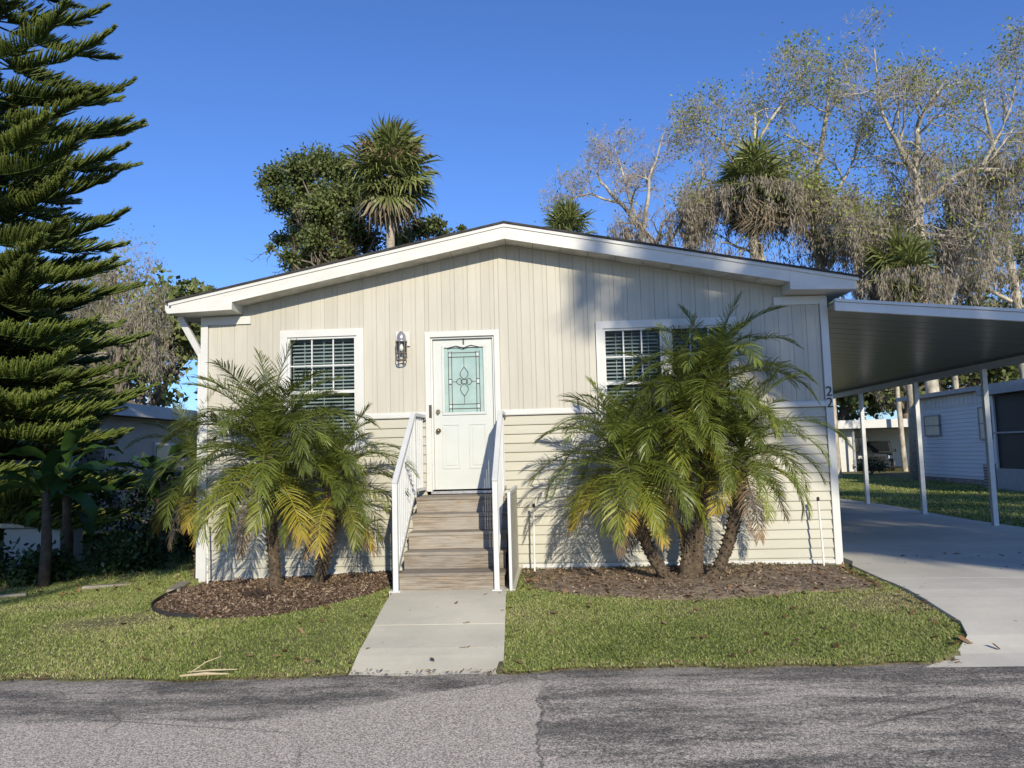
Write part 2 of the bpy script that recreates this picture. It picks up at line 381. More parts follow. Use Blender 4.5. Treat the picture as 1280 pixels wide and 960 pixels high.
# pad the bottom step stands on
slab_poly('slab', [(-1.87, y, .247) for y in (8.652, 9.2, 10.3)], [(-.46, y, .247) for y in (8.652, 9.2, 10.3)], M['concrete'], walk, lift=.0)
drive = thing('driveway', (6, 12, 0), None, None); tag(drive, kind='structure')
def dl(y): return float(np.interp(y, [6.2, 6.45, 6.8, 7.2, 7.7, 8.9, 10.38, 10.4, 40], [2.6, 3.02, 3.42, 3.62, 3.60, 3.62, 3.74, 3.86, 3.86]))
def dr(y): return float(np.interp(y, [6.2, 6.6, 7.4, 8, 40], [10.6, 9.6, 8.4, 8.15, 8.15]))
def dz(x, y): return float(gz(x, y)) - .062 * max(0, min(1, (6.95 - y) / .5))
jt = [6.30, 8.95, 11.9, 14.9, 17.9, 20.9, 24]
for a, b in zip(jt[:-1], jt[1:]):
    yy = np.linspace(a + .002, b - .002, 9)
    slab_poly('slab', [(dl(y), y, dz(dl(y), y)) for y in yy], [(dr(y), y, dz(dr(y), y)) for y in yy], M['drive'], drive, lift=.045)

# ------------------------------------------------------------------ the home
XL, XR, YF, RX = -4.835, 3.712, 10.40, -.56
def roof_top(x): return 4.807 - .1985 * abs(x - RX)
home = thing('mobile_home', (RX, YF + 7, .1), 'beige single storey home with white trim and low gable roof', 'house')
m = MB(); m.box(XL + .03, XR - .03, 10.78, 26, 0, 3.72); m.prism([(XL + .03, 3.7), (XR - .03, 3.7), (RX, 4.60)], 'y', 10.78, 26)
m.build('core_wall', M['core'], home)
for x0, x1 in ((XL, XL + .03), (XR - .03, XR)):
    MB().box(x0, x1, YF + .05, 26, 0, 3.76).build('side_wall', M['siding_h'], home)
OPEN = [(-3.722, -2.553, 1.775, 3.512), (.628, 2.512, 1.775, 3.488), (-1.708, -.683, -1, 3.425)]
def free(lo, hi, cuts):
    out = [(lo, hi)]
    for a, b in cuts:
        out = [q for p in out for q in ((p[0], min(p[1], a)), (max(p[0], b), p[1])) if q[1] - q[0] > .012]
    return out
# upper siding: single vertical boards with a double groove
nb = 46; pitch = (XR - .09 - (XL + .09)) / nb
def vboard(x0, x1, z0, zt0, zt1, full):
    w_ = x1 - x0; prof = [(0, .007), (.006, 0)]
    if full: prof += [(w_ * .66 - .006, 0), (w_ * .66, .004), (w_ * .66 + .006, 0)]
    prof += [(w_ - .006, 0), (w_, .007)]; k = len(prof); mb = MB()
    for px, py in prof: mb.v.append((x0 + px, YF + py, z0))
    for px, py in prof: mb.v.append((x0 + px, YF + py, zt0 + (zt1 - zt0) * px / w_))
    for px in (0, w_): mb.v += [(x0 + px, YF + .035, z0), (x0 + px, YF + .035, zt0 + (zt1 - zt0) * px / w_)]
    for i in range(k - 1): mb.f.append((i, i + 1, k + i + 1, k + i))
    mb.f += [(0, k, 2 * k + 1, 2 * k), (k - 1, 2 * k + 2, 2 * k + 3, 2 * k - 1), tuple([2 * k + 2] + list(range(k - 1, -1, -1)) + [2 * k]), tuple([2 * k + 1] + list(range(k, 2 * k)) + [2 * k + 3])]
    return mb.build('siding_board', M['siding_v'], home)
for i in range(nb):
    x0, x1 = XL + .09 + i * pitch, XL + .09 + (i + 1) * pitch
    brk = sorted({x0, x1} | {q for o_ in OPEN for q in o_[:2] if x0 + .01 < q < x1 - .01})
    for a, b in zip(brk[:-1], brk[1:]):
        mid = (a + b) / 2; top = min(roof_top(a), roof_top(b)) - .2
        for z0, z1 in free(2.325, top, [o_[2:] for o_ in OPEN if o_[0] < mid < o_[1]]):
            t = z1 > top - .01
            vboard(a, b, z0, roof_top(a) - .2 if t else z1, roof_top(b) - .2 if t else z1, b - a > .15)
# lower siding: lapped courses
pc = .1225
for k in range(18):
    zt = 2.243 - k * pc; zb = zt - pc
    cuts = [o_[:2] for o_ in OPEN if o_[2] < zb + .06 < o_[3]]
    for a, b in free(XL + .09, XR - .09, cuts):
        prof = [(YF + .0125, zt), (YF - .010, zb + .012), (YF - .010, zb - .001), (YF + .010, zb - .001), (YF + .032, zt)]
        MB().prism(prof, 'x', a, b).build('siding_course', M['siding_h'], home)
# trims
for a, b in free(XL + .09, XR - .09, [o_[:2] for o_ in OPEN]):
    MB().prism([(YF - .022, 2.25), (YF - .03, 2.262), (YF - .03, 2.305), (YF - .018, 2.328), (YF + .02, 2.328), (YF + .02, 2.25)], 'x', a, b).build('band_trim', M['white'], home)
for x0, x1, s in ((XL - .012, XL + .088, 0), (XR - .088, XR + .012, 1)):
    MB().box(x0, x1, YF - .03, YF + .16, -.05, 3.74).build('corner_trim', M['white'], home, bevel=.006)
for a, b, za, zb in ((XL + .09, -1.88, .085, .212), (-.45, XR - .09, .225, .212)):
    MB().bar((a, YF - .012, za + .02), (b, YF - .012, zb + .02), .03, .05).build('base_trim', M['white'], home)
# roof
RB = 26.3; EX = 4.60
for s in (-1, 1):
    e = RX + s * EX; zt = roof_top(e)
    pl = [(RX, 4.807 + .014), (e, zt + .014), (e, zt - .012), (RX, 4.807 - .012)]
    MB().prism(pl, 'y', 9.985, RB).build('roof_slope', M['shingle'], home)
    m = MB(); ti = RX + s * 3.70                      # rake board, with the box return at its foot
    m.prism([(RX, 4.793), (ti, roof_top(ti) - .014), (ti, roof_top(ti) - .205), (RX, 4.793 - .205)], 'y', 10.02, 10.05)
    m.build('rake_board', M['fascia'], home)
    m = MB(); m.prism([(RX, 4.793), (e - s * .03, roof_top(e) - .006), (e - s * .03, roof_top(e) - .05), (RX, 4.748)], 'y', 10.004, 10.019)
    m.build('drip_edge', M['white'], home)
    # soffit panels under the rake overhang
    npan = 10
    for k in range(npan):
        xa, xb = RX + s * (3.70 * k / npan + .003), RX + s * (3.70 * (k + 1) / npan - .003)
        za, zb_ = roof_top(xa) - .196, roof_top(xb) - .196
        MB().prism([(xa, za), (xb, zb_), (xb, zb_ + .012), (xa, za + .012)], 'y', 10.051, YF + .03).build('soffit_panel', M['soffit'], home)
    xo = RX + s * (EX - .06)
    m = MB(); m.prism([(ti, roof_top(ti) - .02), (xo, roof_top(xo) - .02), (xo, 3.738), (ti, 3.762)], 'y', 10.02, 10.40 + .02)
    m.build('eave_return', M['fascia'], home, bevel=.006)
    xi = XL - .015 if s < 0 else XR + .015
    m = MB(); m.prism([(xi, roof_top(xi) - .03), (xo, roof_top(xo) - .03), (xo, 3.75), (xi, 3.752)], 'y', 10.43, RB - .1); m.build('eave_soffit', M['soffit'], home)
    fx0, fx1 = sorted((RX + s * 4.27, RX + s * 3.58))
    MB().box(fx0, fx1, YF - .028, YF + .02, 3.625, 3.735).build('frieze_board', M['white'], home)
gx = RX - EX + .06
m = MB(); m.prism([(gx - .002, 3.745), (gx - .07, 3.75), (gx - .10, 3.80), (gx - .10, 3.865), (gx - .002, 3.87)], 'y', 10.06, RB - .2); m.build('gutter', M['white_metal'], home)
m = MB(); m.bar((gx - .02, 10.32, 3.75), (XL - .055, 10.50, 3.22), .085, .06, (0, 1, 0)); m.box(XL - .09, XL - .016, 10.46, 10.545, .15, 3.24); m.build('downspout', M['white_metal'], home)

def window(x0, x1, z0, z1, units, name):
    """outer trim rectangle; units: glass x ranges"""
    wi = MB(); t = .10; w0 = bpy.data.objects
    m = MB(); m.box(x0, x1, YF - .035, YF + .05, z1 - t, z1); m.box(x0, x1, YF - .035, YF + .05, z0, z0 + t)
    m.box(x0, x0 + t, YF - .034, YF + .05, z0 + t, z1 - t); m.box(x1 - t, x1, YF - .034, YF + .05, z0 + t, z1 - t)
    for a, b in zip(units[:-1], units[1:]): m.box(a[1] + .03, b[0] - .03, YF - .034, YF + .05, z0 + t, z1 - t)
    win = m.build('window', M['white'], home)
    zb, zt = z0 + t + .03, z1 - t - .03; zm = 2.645
    # reveal box behind the glass
    MB().box(x0 + t - .02, x1 - t + .02, YF + .34, YF + .36, z0 + .05, z1 - .05).build('room_dark', M['core'], win)
    for a, b in units:
        f = MB()
        for q in ((a - .035, a, zb - .035, zt + .035), (b, b + .035, zb - .035, zt + .035)): f.box(q[0], q[1], YF - .012, YF + .045, q[2], q[3])
        f.box(a, b, YF - .012, YF + .045, zt, zt + .035); f.box(a, b, YF - .012, YF + .045, zb - .035, zb); f.box(a, b, YF - .010, YF + .044, zm - .022, zm + .022)
        f.build('sash', M['white_metal'], win)
        g = MB()
        for k in (1, 2): xx = a + (b - a) * k / 3; g.box(xx - .009, xx + .009, YF + .012, YF + .024, zm + .022, zt)
        zz = (zm + zt) / 2; g.box(a, b, YF + .011, YF + .025, zz - .009, zz + .009); g.build('muntin', M['white_metal'], win)
        MB().box(a, b, YF + .028, YF + .032, zm, zt).build('pane', M['glass'], win)
        MB().box(a, b, YF + .036, YF + .040, zb, zm).build('pane', M['glass'], win)
        bl = MB(); z = zt - .02
        while z > zb:
            bl.prism([(YF + .085, z - .012), (YF + .125, z + .008), (YF + .125, z + .011), (YF + .085, z - .009)], 'x', a + .005, b - .005); z -= .05
        for q in (.2, .5, .8): xx = a + (b - a) * q; bl.box(xx - .004, xx + .004, YF + .080, YF + .083, zb, zt)
        bl.box(a, b, YF + .07, YF + .13, zt, zt + .04)
        tag(bl.build('blind', M['blind'], win), kind='stuff')
    return win
window(*OPEN[0], [(-3.588, -2.69)], 'w')
window(*OPEN[1], [(.754, 1.488), (1.652, 2.386)], 'w')

# door
x0, x1, _, z1 = OPEN[2]; zd = 1.275
m = MB(); m.box(x0, x0 + .075, YF - .035, YF + .12, zd - .02, z1); m.box(x1 - .075, x1, YF - .035, YF + .12, zd - .02, z1); m.box(x0 + .075, x1 - .075, YF - .035, YF + .12, z1 - .075, z1)
m.box(x0 + .075, x0 + .10, YF + .0, YF + .10, zd, z1 - .075); m.box(x1 - .10, x1 - .075, YF + .0, YF + .10, zd, z1 - .075); m.box(x0 + .1, x1 - .1, YF, YF + .10, z1 - .1, z1 - .075)
frame = m.build('door_frame', M['white'], home)
MB().box(x0 + .06, x1 - .06, YF - .05, YF + .1, zd - .055, zd - .021).build('sill', M['silver'], frame)
dx0, dx1, dzb, dzt = x0 + .102, x1 - .102, zd, z1 - .102; dy = YF + .045
gx0, gx1, gz0, gz1 = -1.452, -.915, 2.315, 3.205
m = MB()
for q in ((dx0, gx0, dzb, dzt), (gx1, dx1, dzb, dzt), (gx0, gx1, gz1, dzt), (gx0, gx1, dzb, gz0)): m.box(q[0], q[1], dy, dy + .045, q[2], q[3])
door = m.build('door', M['door'], home)
for a, b in ((dx0 + .11, dx0 + .345), (dx1 - .345, dx1 - .11)):
    q = MB(); z0_, z1_ = 1.55, 2.16
    for e in ((a, b, z1_ - .02, z1_), (a, b, z0_, z0_ + .02), (a, a + .02, z0_ + .02, z1_ - .02), (b - .02, b, z0_ + .02, z1_ - .02)): q.box(e[0], e[1], dy - .008, dy, e[2], e[3])
    q.box(a + .045, b - .045, dy - .006, dy, z0_ + .045, z1_ - .045); q.build('raised_panel', M['door'], door, bevel=.003)
q = MB(); t = .035
for e in ((gx0 - t, gx1 + t, gz1, gz1 + t), (gx0 - t, gx1 + t, gz0 - t, gz0), (gx0 - t, gx0, gz0, gz1), (gx1, gx1 + t, gz0, gz1)): q.box(e[0], e[1], dy - .018, dy, e[2], e[3])
q.build('glass_frame', M['door'], door, bevel=.004)
gl = MB().box(gx0, gx1, dy + .012, dy + .02, gz0, gz1).build('glass', M['frost'], door)
cm = MB(); gy = dy + .009; cx = (gx0 + gx1) / 2; cz = gz0 + .42
def came(pts, wd=.009):
    for p, q in zip(pts[:-1], pts[1:]): cm.bar((p[0], gy, p[1]), (q[0], gy, q[1]), wd, .006, (0, 1, 0))
i1, i2 = .055, .10
for d in (i1, i2):
    came([(gx0 + d, gz0 + .0), (gx0 + d, gz1 - .05)]); came([(gx1 - d, gz0 + .0), (gx1 - d, gz1 - .05)])
for d in (.05, .11): came([(gx0 + i1, gz0 + d), (gx1 - i1, gz0 + d)]); came([(gx0 + i1, gz1 - d - .02), (gx1 - i1, gz1 - d - .02)])
for zz in (cz - .035, cz + .035):
    came([(gx0 + i1, zz), (gx0 + i2, zz)]); came([(gx1 - i2, zz), (gx1 - i1, zz)])
came([(gx0 + i2, cz), (cx - .10, cz)], .006); came([(gx1 - i2, cz), (cx + .10, cz)], .006)
came([(cx, gz1 - .13), (cx, cz + .20)], .006); came([(cx, gz0 + .11), (cx, cz - .20)], .006)
def petal(c, d, L, wd):
    d = Vector(d); n_ = Vector((-d.y, d.x)); c = Vector(c)
    for s in (-1, 1): came([tuple(c + d * (L * u) + n_ * (s * wd * math.sin(math.pi * u ** .8))) for u in np.linspace(0, 1, 8)])
petal((cx, cz + .03), (0, 1), .17, .055); petal((cx, cz - .03), (0, -1), .17, .055); petal((cx - .03, cz), (-1, 0), .08, .045); petal((cx + .03, cz), (1, 0), .08, .045)
came([(cx + .045 * math.cos(t), cz + .032 * math.sin(t)) for t in np.linspace(0, 2 * math.pi, 13)])
cm.build('came', M['dark_metal'], gl)
q = MB()
for px in (gx0 + (i1 + i2) / 2, gx1 - (i1 + i2) / 2):
    for pz in (gz0 + .08, gz1 - .10, cz): q.box(px - .017, px + .017, dy + .004, dy + .011, pz - .024, pz + .024)
q.build('bevelled_square', M['bevel'], gl)
q = MB(); q.box(dx0 - .055, dx0 - .018, YF - .045, YF - .034, 2.245, 2.42); q.build('strike_plate', M['dark_metal'], door, bevel=.003)
q = MB(); q.tube([(dx0 + .06, dy, 2.33), (dx0 + .06, dy - .03, 2.33)], .03, 12); q.box(dx0 + .05, dx0 + .07, dy - .05, dy - .03, 2.30, 2.36); q.build('deadbolt', M['brass'], door)
q = MB(); q.tube([(dx0 + .06, dy, 2.07), (dx0 + .06, dy - .02, 2.07), (dx0 + .06, dy - .03, 2.07), (dx0 + .06, dy - .055, 2.07), (dx0 + .06, dy - .075, 2.07)], [.034, .032, .014, .03, .018], 12); q.build('door_knob', M['brass'], door, smooth=True)
q = MB(); q.bar((cx, dy - .006, dzt), (cx, dy - .006, gz1 - .02), .02, .003, (0, 1, 0)); q.tube([(cx - .22, dy - .02, gz1 - .005), (cx - .1, dy - .03, gz1 + .02), (cx, dy - .03, gz1 - .01), (cx + .1, dy - .03, gz1 + .025), (cx + .21, dy - .02, gz1 + .0)], .005, 6)
q.build('wreath_hook', M['dark_metal'], door)
# house number on the corner trim
for z in (2.385, 2.235):
    cu = bpy.data.curves.new('digit', 'FONT'); cu.body = '2'; cu.size = .185; cu.extrude = .004; cu.align_x = 'CENTER'
    tmp = bpy.data.objects.new('digit', cu); COL.objects.link(tmp)
    me = bpy.data.meshes.new_from_object(tmp); bpy.data.objects.remove(tmp); bpy.data.curves.remove(cu)
    me.transform(Matrix.Translation((XR - .038, YF - .037, z)) @ Matrix.Rotation(R(90), 4, 'X')); me.materials.clear(); me.materials.append(M['black'])
    link('house_number', me, home)['label'] = 'black digit 2 on the white corner trim'

# wall lantern
lx, lz = -2.01, 3.0
lan = thing('wall_lantern', (lx, YF, 3.22), 'small bronze wall lantern on white block beside the front door', 'lantern')
MB().box(lx - .10, lx + .10, YF - .035, YF - .001, 3.237, 3.438).build('mount_block', M['white'], lan, bevel=.006)
ly = YF - .13
MB().box(lx - .03, lx + .03, YF - .06, YF - .036, 3.28, 3.40).build('back_plate', M['dark_metal'], lan, bevel=.004)
MB().tube([(lx, YF - .05, 3.385), (lx, ly + .02, 3.42), (lx, ly, 3.40)], .012, 8).build('arm', M['dark_metal'], lan)
MB().lathe((lx, ly, 0), [(.012, 3.43), (.03, 3.415), (.052, 3.385), (.063, 3.345), (.066, 3.305), (.078, 3.297), (.078, 3.285), (.02, 3.284)], 20).build('cap', M['silver'], lan, smooth=True)
m = MB()
for k in range(6):
    a = 2 * math.pi * k / 6 + .3; m.tube([(lx + .072 * math.cos(a), ly + .072 * math.sin(a), 3.29), (lx + .068 * math.cos(a), ly + .068 * math.sin(a), 3.12), (lx + .074 * math.cos(a), ly + .074 * math.sin(a), 3.07), (lx + .045 * math.cos(a), ly + .045 * math.sin(a), 3.02)], .006, 6)
for z, r in ((3.285, .073), (3.13, .069), (3.035, .062)):
    m.tube([(lx + r * math.cos(t), ly + r * math.sin(t), z) for t in np.linspace(0, 2 * math.pi, 17)], .008, 6)
m.build('cage', M['bronze'], lan)
MB().lathe((lx, ly, 0), [(.062, 3.284), (.06, 3.14)], 16).build('lantern_glass', M['glass'], lan)
MB().lathe((lx, ly, 0), [(.012, 3.285), (.013, 3.25), (.026, 3.22), (.028, 3.19), (.018, 3.165), (.002, 3.155)], 14).build('bulb', M['bulb'], lan, smooth=True)

# ------------------------------------------------------------------ steps and railings
SX0, SX1, SY, SZ, TR, RS = -1.745, -.575, 8.62, .25, .2875, .192
steps = thing('porch_steps', (-1.16, 9.5, SZ), 'weathered grey brown wooden steps rising to the front door', 'steps')
for i in range(5):
    y = SY + TR * i; zb = SZ + RS * i
    MB().box(SX0, SX1, y, y + .03, zb + (.004 if i == 0 else 0), zb + RS - .040).build('riser', M['wood'], steps, bevel=.004)
    if i < 4:
        for k in range(2): MB().box(SX0 - .008, SX1 + .008, y - .004 + k * .147, y - .004 + k * .147 + .141, zb + RS - .038, zb + RS).build('tread', M['wood'], steps, bevel=.005)
lzt = SZ + RS * 5; y = SY + TR * 4 - .004
while y < YF - .05:
    MB().box(SX0 - .008, SX1 + .008, y, min(y + .137, YF - .035), lzt - .038, lzt).build('landing_plank', M['wood'], steps, bevel=.005); y += .143
for x in (SX0 + .02, SX1 - .06):
    p = [(SY + .035, SZ + .004)]
    for i in range(5): p += [(SY + .035 + TR * i, SZ + RS * (i + 1) - .042), (SY + .031 + TR * (i + 1) if i < 4 else YF - .04, SZ + RS * (i + 1) - .042)]
    p += [(YF - .04, SZ + RS * 3), (SY + .6, SZ + .004)]
    MB().prism(p, 'x', x, x + .04).build('stringer', M['wood'], steps)
def railing(x, label, wall_x):
    r = thing('stair_railing', (x, 9.5, SZ), label, 'railing', 'white railings either side of the steps')
    f, b = (x, SY - .035, 0), (x, SY + TR * 4 + .02, 0); ztf, ztb = 1.445, 2.262; pw = .058
    m = MB(); m.box(x - pw / 2, x + pw / 2, f[1] - pw / 2, f[1] + pw / 2, SZ + .012, ztf); m.build('post', M['white_metal'], r, bevel=.004)
    MB().box(x - .055, x + .055, f[1] - .055, f[1] + .055, SZ + .001, SZ + .014).build('base_plate', M['white_metal'], r)
    MB().box(x - pw / 2, x + pw / 2, b[1] - pw / 2, b[1] + pw / 2, lzt, ztb).build('post', M['white_metal'], r, bevel=.004)
    MB().bar((x, f[1] - .03, ztf - .01), (x, b[1] + .0, ztb + .01), .062, .045).build('top_rail', M['white_metal'], r, bevel=.006)
    MB().bar((x, b[1], ztb + .006), (wall_x, YF - .036, ztb + .006), .062, .045).build('top_rail', M['white_metal'], r, bevel=.006)
    sl_ = (ztb - ztf) / (b[1] - f[1])
    MB().bar((x, f[1], ztf - .98), (x, b[1], ztb - .98), .04, .045).build('bottom_rail', M['white_metal'], r)
    MB().bar((x, b[1], lzt + .09), (wall_x, YF - .036, lzt + .09), .04, .04).build('bottom_rail', M['white_metal'], r)
    n_ = 11
    for k in range(1, n_):
        y = f[1] + (b[1] - f[1]) * k / n_; z = ztf + sl_ * (y - f[1]); MB().box(x - .010, x + .010, y - .010, y + .010, z - .97, z - .01).build('baluster', M['white_metal'], r)
    for k in range(1, 6):
        y = b[1] + (YF - .036 - b[1]) * k / 6; xx = x + (wall_x - x) * k / 6; MB().box(xx - .010, xx + .010, y - .010, y + .010, lzt + .1, ztb).build('baluster', M['white_metal'], r)
    q = MB(); q.tube([(wall_x - .04, YF - .05, ztb - .03), (wall_x, YF - .055, ztb - .045), (wall_x + .035, YF - .05, ztb - .03)], .014, 6); q.build('bracket', M['silver'], r)
    return r
railing(-1.775, 'white baluster railing on the door handle side of the steps', -1.74)
railing(-.655, 'white baluster railing on the hinge side of the steps', -.652)
gp = thing('side_guard', (-.5, 9.4, .24), 'low white framed guard panel along the outer side of the steps', 'guard')
MB().box(-.522, -.488, SY - .02, SY + .02, .22, 1.31).build('post', M['white_metal'], gp, bevel=.004)
MB().bar((-.505, SY + .02, 1.295), (-.505, YF - .04, 1.295), .034, .04).build('top_rail', M['white_metal'], gp)
for k in range(12):
    y = SY + .028 + k * .142; MB().box(-.512, -.498, y, y + .137, .24, 1.275).build('slat', M['siding_h'], gp)
# white irrigation risers with black heads
for x, y, z1, lean, lab in ((-.285, 10.14, 1.03, .005, 'thin white pipe riser with black head beside the steps guard panel'), (3.40, 10.14, 1.03, -.012, 'thin white pipe riser with black head near the numbered house corner'), (-4.60, 10.12, .92, -.01, 'thin white pipe riser with black head by the downspout corner')):
    t = thing('pipe_riser', (x, y, .15), lab, 'pipe', 'irrigation risers along the front wall')
    MB().tube([(x, y, .0), (x + lean, y, .5), (x + lean * 2.5, y, z1)], .0125, 8).build('pipe', M['pvc'], t)
    MB().tube([(x + lean * 2.5, y, z1), (x + lean * 2.5, y, z1 + .03), (x + lean * 2.5, y, z1 + .05)], [.018, .02, .014], 8).build('spray_head', M['black'], t)

# ------------------------------------------------------------------ carport
cp = thing('carport', (7.9, 16, .2), 'white flat roofed carport with slim posts beside the beige home', 'carport')
CX0, CX1, CY0, CY1 = XR + .02, 8.15, 10.12, 23.2
def cz_top(x): return 3.645 - .0965 * (x - 3.68)
npan = 30
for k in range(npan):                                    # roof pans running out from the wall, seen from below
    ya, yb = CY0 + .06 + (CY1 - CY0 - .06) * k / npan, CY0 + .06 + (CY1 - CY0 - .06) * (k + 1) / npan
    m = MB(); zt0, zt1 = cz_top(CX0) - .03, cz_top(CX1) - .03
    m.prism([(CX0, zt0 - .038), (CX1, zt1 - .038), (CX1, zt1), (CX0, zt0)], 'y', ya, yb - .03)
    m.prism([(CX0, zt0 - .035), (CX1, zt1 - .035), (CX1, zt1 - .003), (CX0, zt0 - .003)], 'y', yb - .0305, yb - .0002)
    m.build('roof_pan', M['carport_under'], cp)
m = MB(); m.prism([(CX0, cz_top(CX0) - .155), (CX1 + .03, cz_top(CX1) - .155), (CX1 + .03, cz_top(CX1) - .04), (CX0, cz_top(CX0) - .04)], 'y', CY0, CY0 + .058); m.build('front_fascia', M['white_metal'], cp, bevel=.004)
m = MB(); m.prism([(CX0, cz_top(CX0) - .038), (CX1 + .05, cz_top(CX1) - .038), (CX1 + .05, cz_top(CX1)), (CX0, cz_top(CX0))], 'y', CY0 - .02, CY0 + .058); m.build('front_cap', M['white_metal'], cp)
MB().box(CX1 + .001, CX1 + .03, CY0 + .06, CY1, cz_top(CX1) - .155, cz_top(CX1)).build('side_fascia', M['white_metal'], cp)
PXc = 7.9
zb = cz_top(PXc) - .095
MB().box(PXc - .04, PXc + .04, CY0 + .06, CY1 - .05, zb - .10, zb - .002).build('beam', M['white_metal'], cp)
for y in (11.75, 14.44, 17.1, 20.07, 22.9):
    p = MB().box(PXc - .045, PXc + .045, y - .045, y + .045, .21, zb - .101).build('post', M['white_metal'], cp, bevel=.006)
    MB().box(PXc - .07, PXc + .07, y - .07, y + .07, .20, .215).build('base_plate', M['white_metal'], p)

# ------------------------------------------------------------------ vegetation tools
def tubes_np(polys, sides=5):
    Vs, Fs, off = [], [], 0
    ang = np.arange(sides) * 2 * np.pi / sides; ca, sa = np.cos(ang), np.sin(ang)
    for P, r in polys:
        P = np.asarray(P, float); r = np.asarray(r, float); n = len(P)
        d = np.gradient(P, axis=0); d /= np.linalg.norm(d, axis=1, keepdims=True) + 1e-9
        up = np.where(np.abs(d[:, 2:3]) > .9, [[1., 0, 0]], [[0, 0, 1.]]); a = np.cross(d, up); a /= np.linalg.norm(a, axis=1, keepdims=True) + 1e-9; b = np.cross(a, d)
        Vs.append((P[:, None] + r[:, None, None] * (a[:, None] * ca[None, :, None] + b[:, None] * sa[None, :, None])).reshape(-1, 3))
        i = (np.arange(n - 1)[:, None] * sides + np.arange(sides)[None]).ravel(); j = (np.arange(n - 1)[:, None] * sides + (np.arange(sides)[None] + 1) % sides).ravel()
        Fs.append(np.stack([i, i + sides, j + sides, j], -1) + off); off += n * sides
    return np.concatenate(Vs), np.concatenate(Fs)
def unit(v): return v / (np.linalg.norm(v, axis=-1, keepdims=True) + 1e-9)
def leaf_cards(C, D, L, W, rs, tint):
    """diamond leaves: centre base C, direction D, lengths L, widths W"""
    n = len(C); D = unit(D); rnd = unit(rs.normal(size=(n, 3))); s = unit(np.cross(D, rnd)); L = np.broadcast_to(L, n)[:, None]; W = np.broadcast_to(W, n)[:, None]
    mid = C + D * L * .45
    V = np.stack([C, mid + s * W / 2, C + D * L, mid - s * W / 2], 1).reshape(-1, 3)
    i = np.arange(n)[:, None] * 4 + np.arange(4)[None]
    return V, i, np.repeat(tint, 4)
def limb(rs, out, p, d, L, r, depth, maxd, spec):
    """grow one limb and its side limbs; out['tips'] collects twig ends"""
    n = max(3, int(L / spec['seg']) + 1); P = [np.array(p, float)]; d = np.array(d, float); dirs = []
    for k in range(n):
        d = unit(d + rs.normal(size=3) * spec['wander'] + np.array([0, 0, spec['up'] * (1 if depth else .3)])); dirs.append(d); P.append(P[-1] + d * L / n)
    P = np.array(P); rr = np.linspace(r, r * (.45 if depth < maxd else .25), n + 1)
    out['thick' if r > .035 else 'thin'].append((P, rr)); out['pts'].append((P, rr, depth))
    if depth >= maxd: out['tips'].append((P[-1], d)); return
    sub(rs, out, P, rr, L, depth, maxd, spec)
def sub(rs, out, P, rr, L, depth, maxd, spec, t0=.25):
    nc = spec['kids'][min(depth, len(spec['kids']) - 1)]; n = len(P) - 1
    for c in range(nc):
        t = t0 + (1 - t0) * (c + rs.random()) / nc; f = t * n; k = min(int(f), n - 1); q = P[k] + (P[k + 1] - P[k]) * (f - k)
        dd = unit(P[k + 1] - P[k]); side = unit(np.cross(dd, rs.normal(size=3))); a = R(rs.uniform(*spec['ang']))
        limb(rs, out, q, dd * math.cos(a) + side * math.sin(a), L * rs.uniform(*spec['ratio']) * (1.15 - .45 * t), max(rr[k] * rs.uniform(.45, .62), spec['rmin']), depth + 1, maxd, spec)
def newout(): return dict(thick=[], thin=[], tips=[], pts=[])
def add_tree(out, root, barkm, twigm, leafm=None, leaves=None, moss=None, rs=None, local=False):
    V, F = tubes_np(out['thick'], 7); link('trunk', npmesh('trunk', V, [F], barkm, smooth=True), root, local)
    if out['thin']:
        V, F = tubes_np(out['thin'], 3); tag(link('branches', npmesh('branches', V, [F], twigm, smooth=True), root, local), kind='stuff')
    if leaves is not None and len(leaves[0]):
        V, F, T = leaves; link('crown', npmesh('crown', V, [F], leafm, T), root, local)
    if moss is not None and len(moss[0]):
        V, F, T = moss; tag(link('hanging_moss', npmesh('hanging_moss', V, [F], M['moss'], T), root, local), kind='stuff')
def tip_leaves(rs, tips, per, spread, L, W, droop=.3):
    P = np.array([t[0] for t in tips]); D = np.array([t[1] for t in tips]); n = len(P)
    C = np.repeat(P, per, 0) + rs.normal(size=(n * per, 3)) * spread; DD = np.repeat(D, per, 0) * .6 + rs.normal(size=(n * per, 3)) * .7 - [0, 0, droop]
    base = np.repeat(rs.random(n), per) * .6 + rs.random(n * per) * .4
    return leaf_cards(C, DD, L * rs.uniform(.6, 1.25, n * per), W * rs.uniform(.7, 1.2, n * per), rs, base)
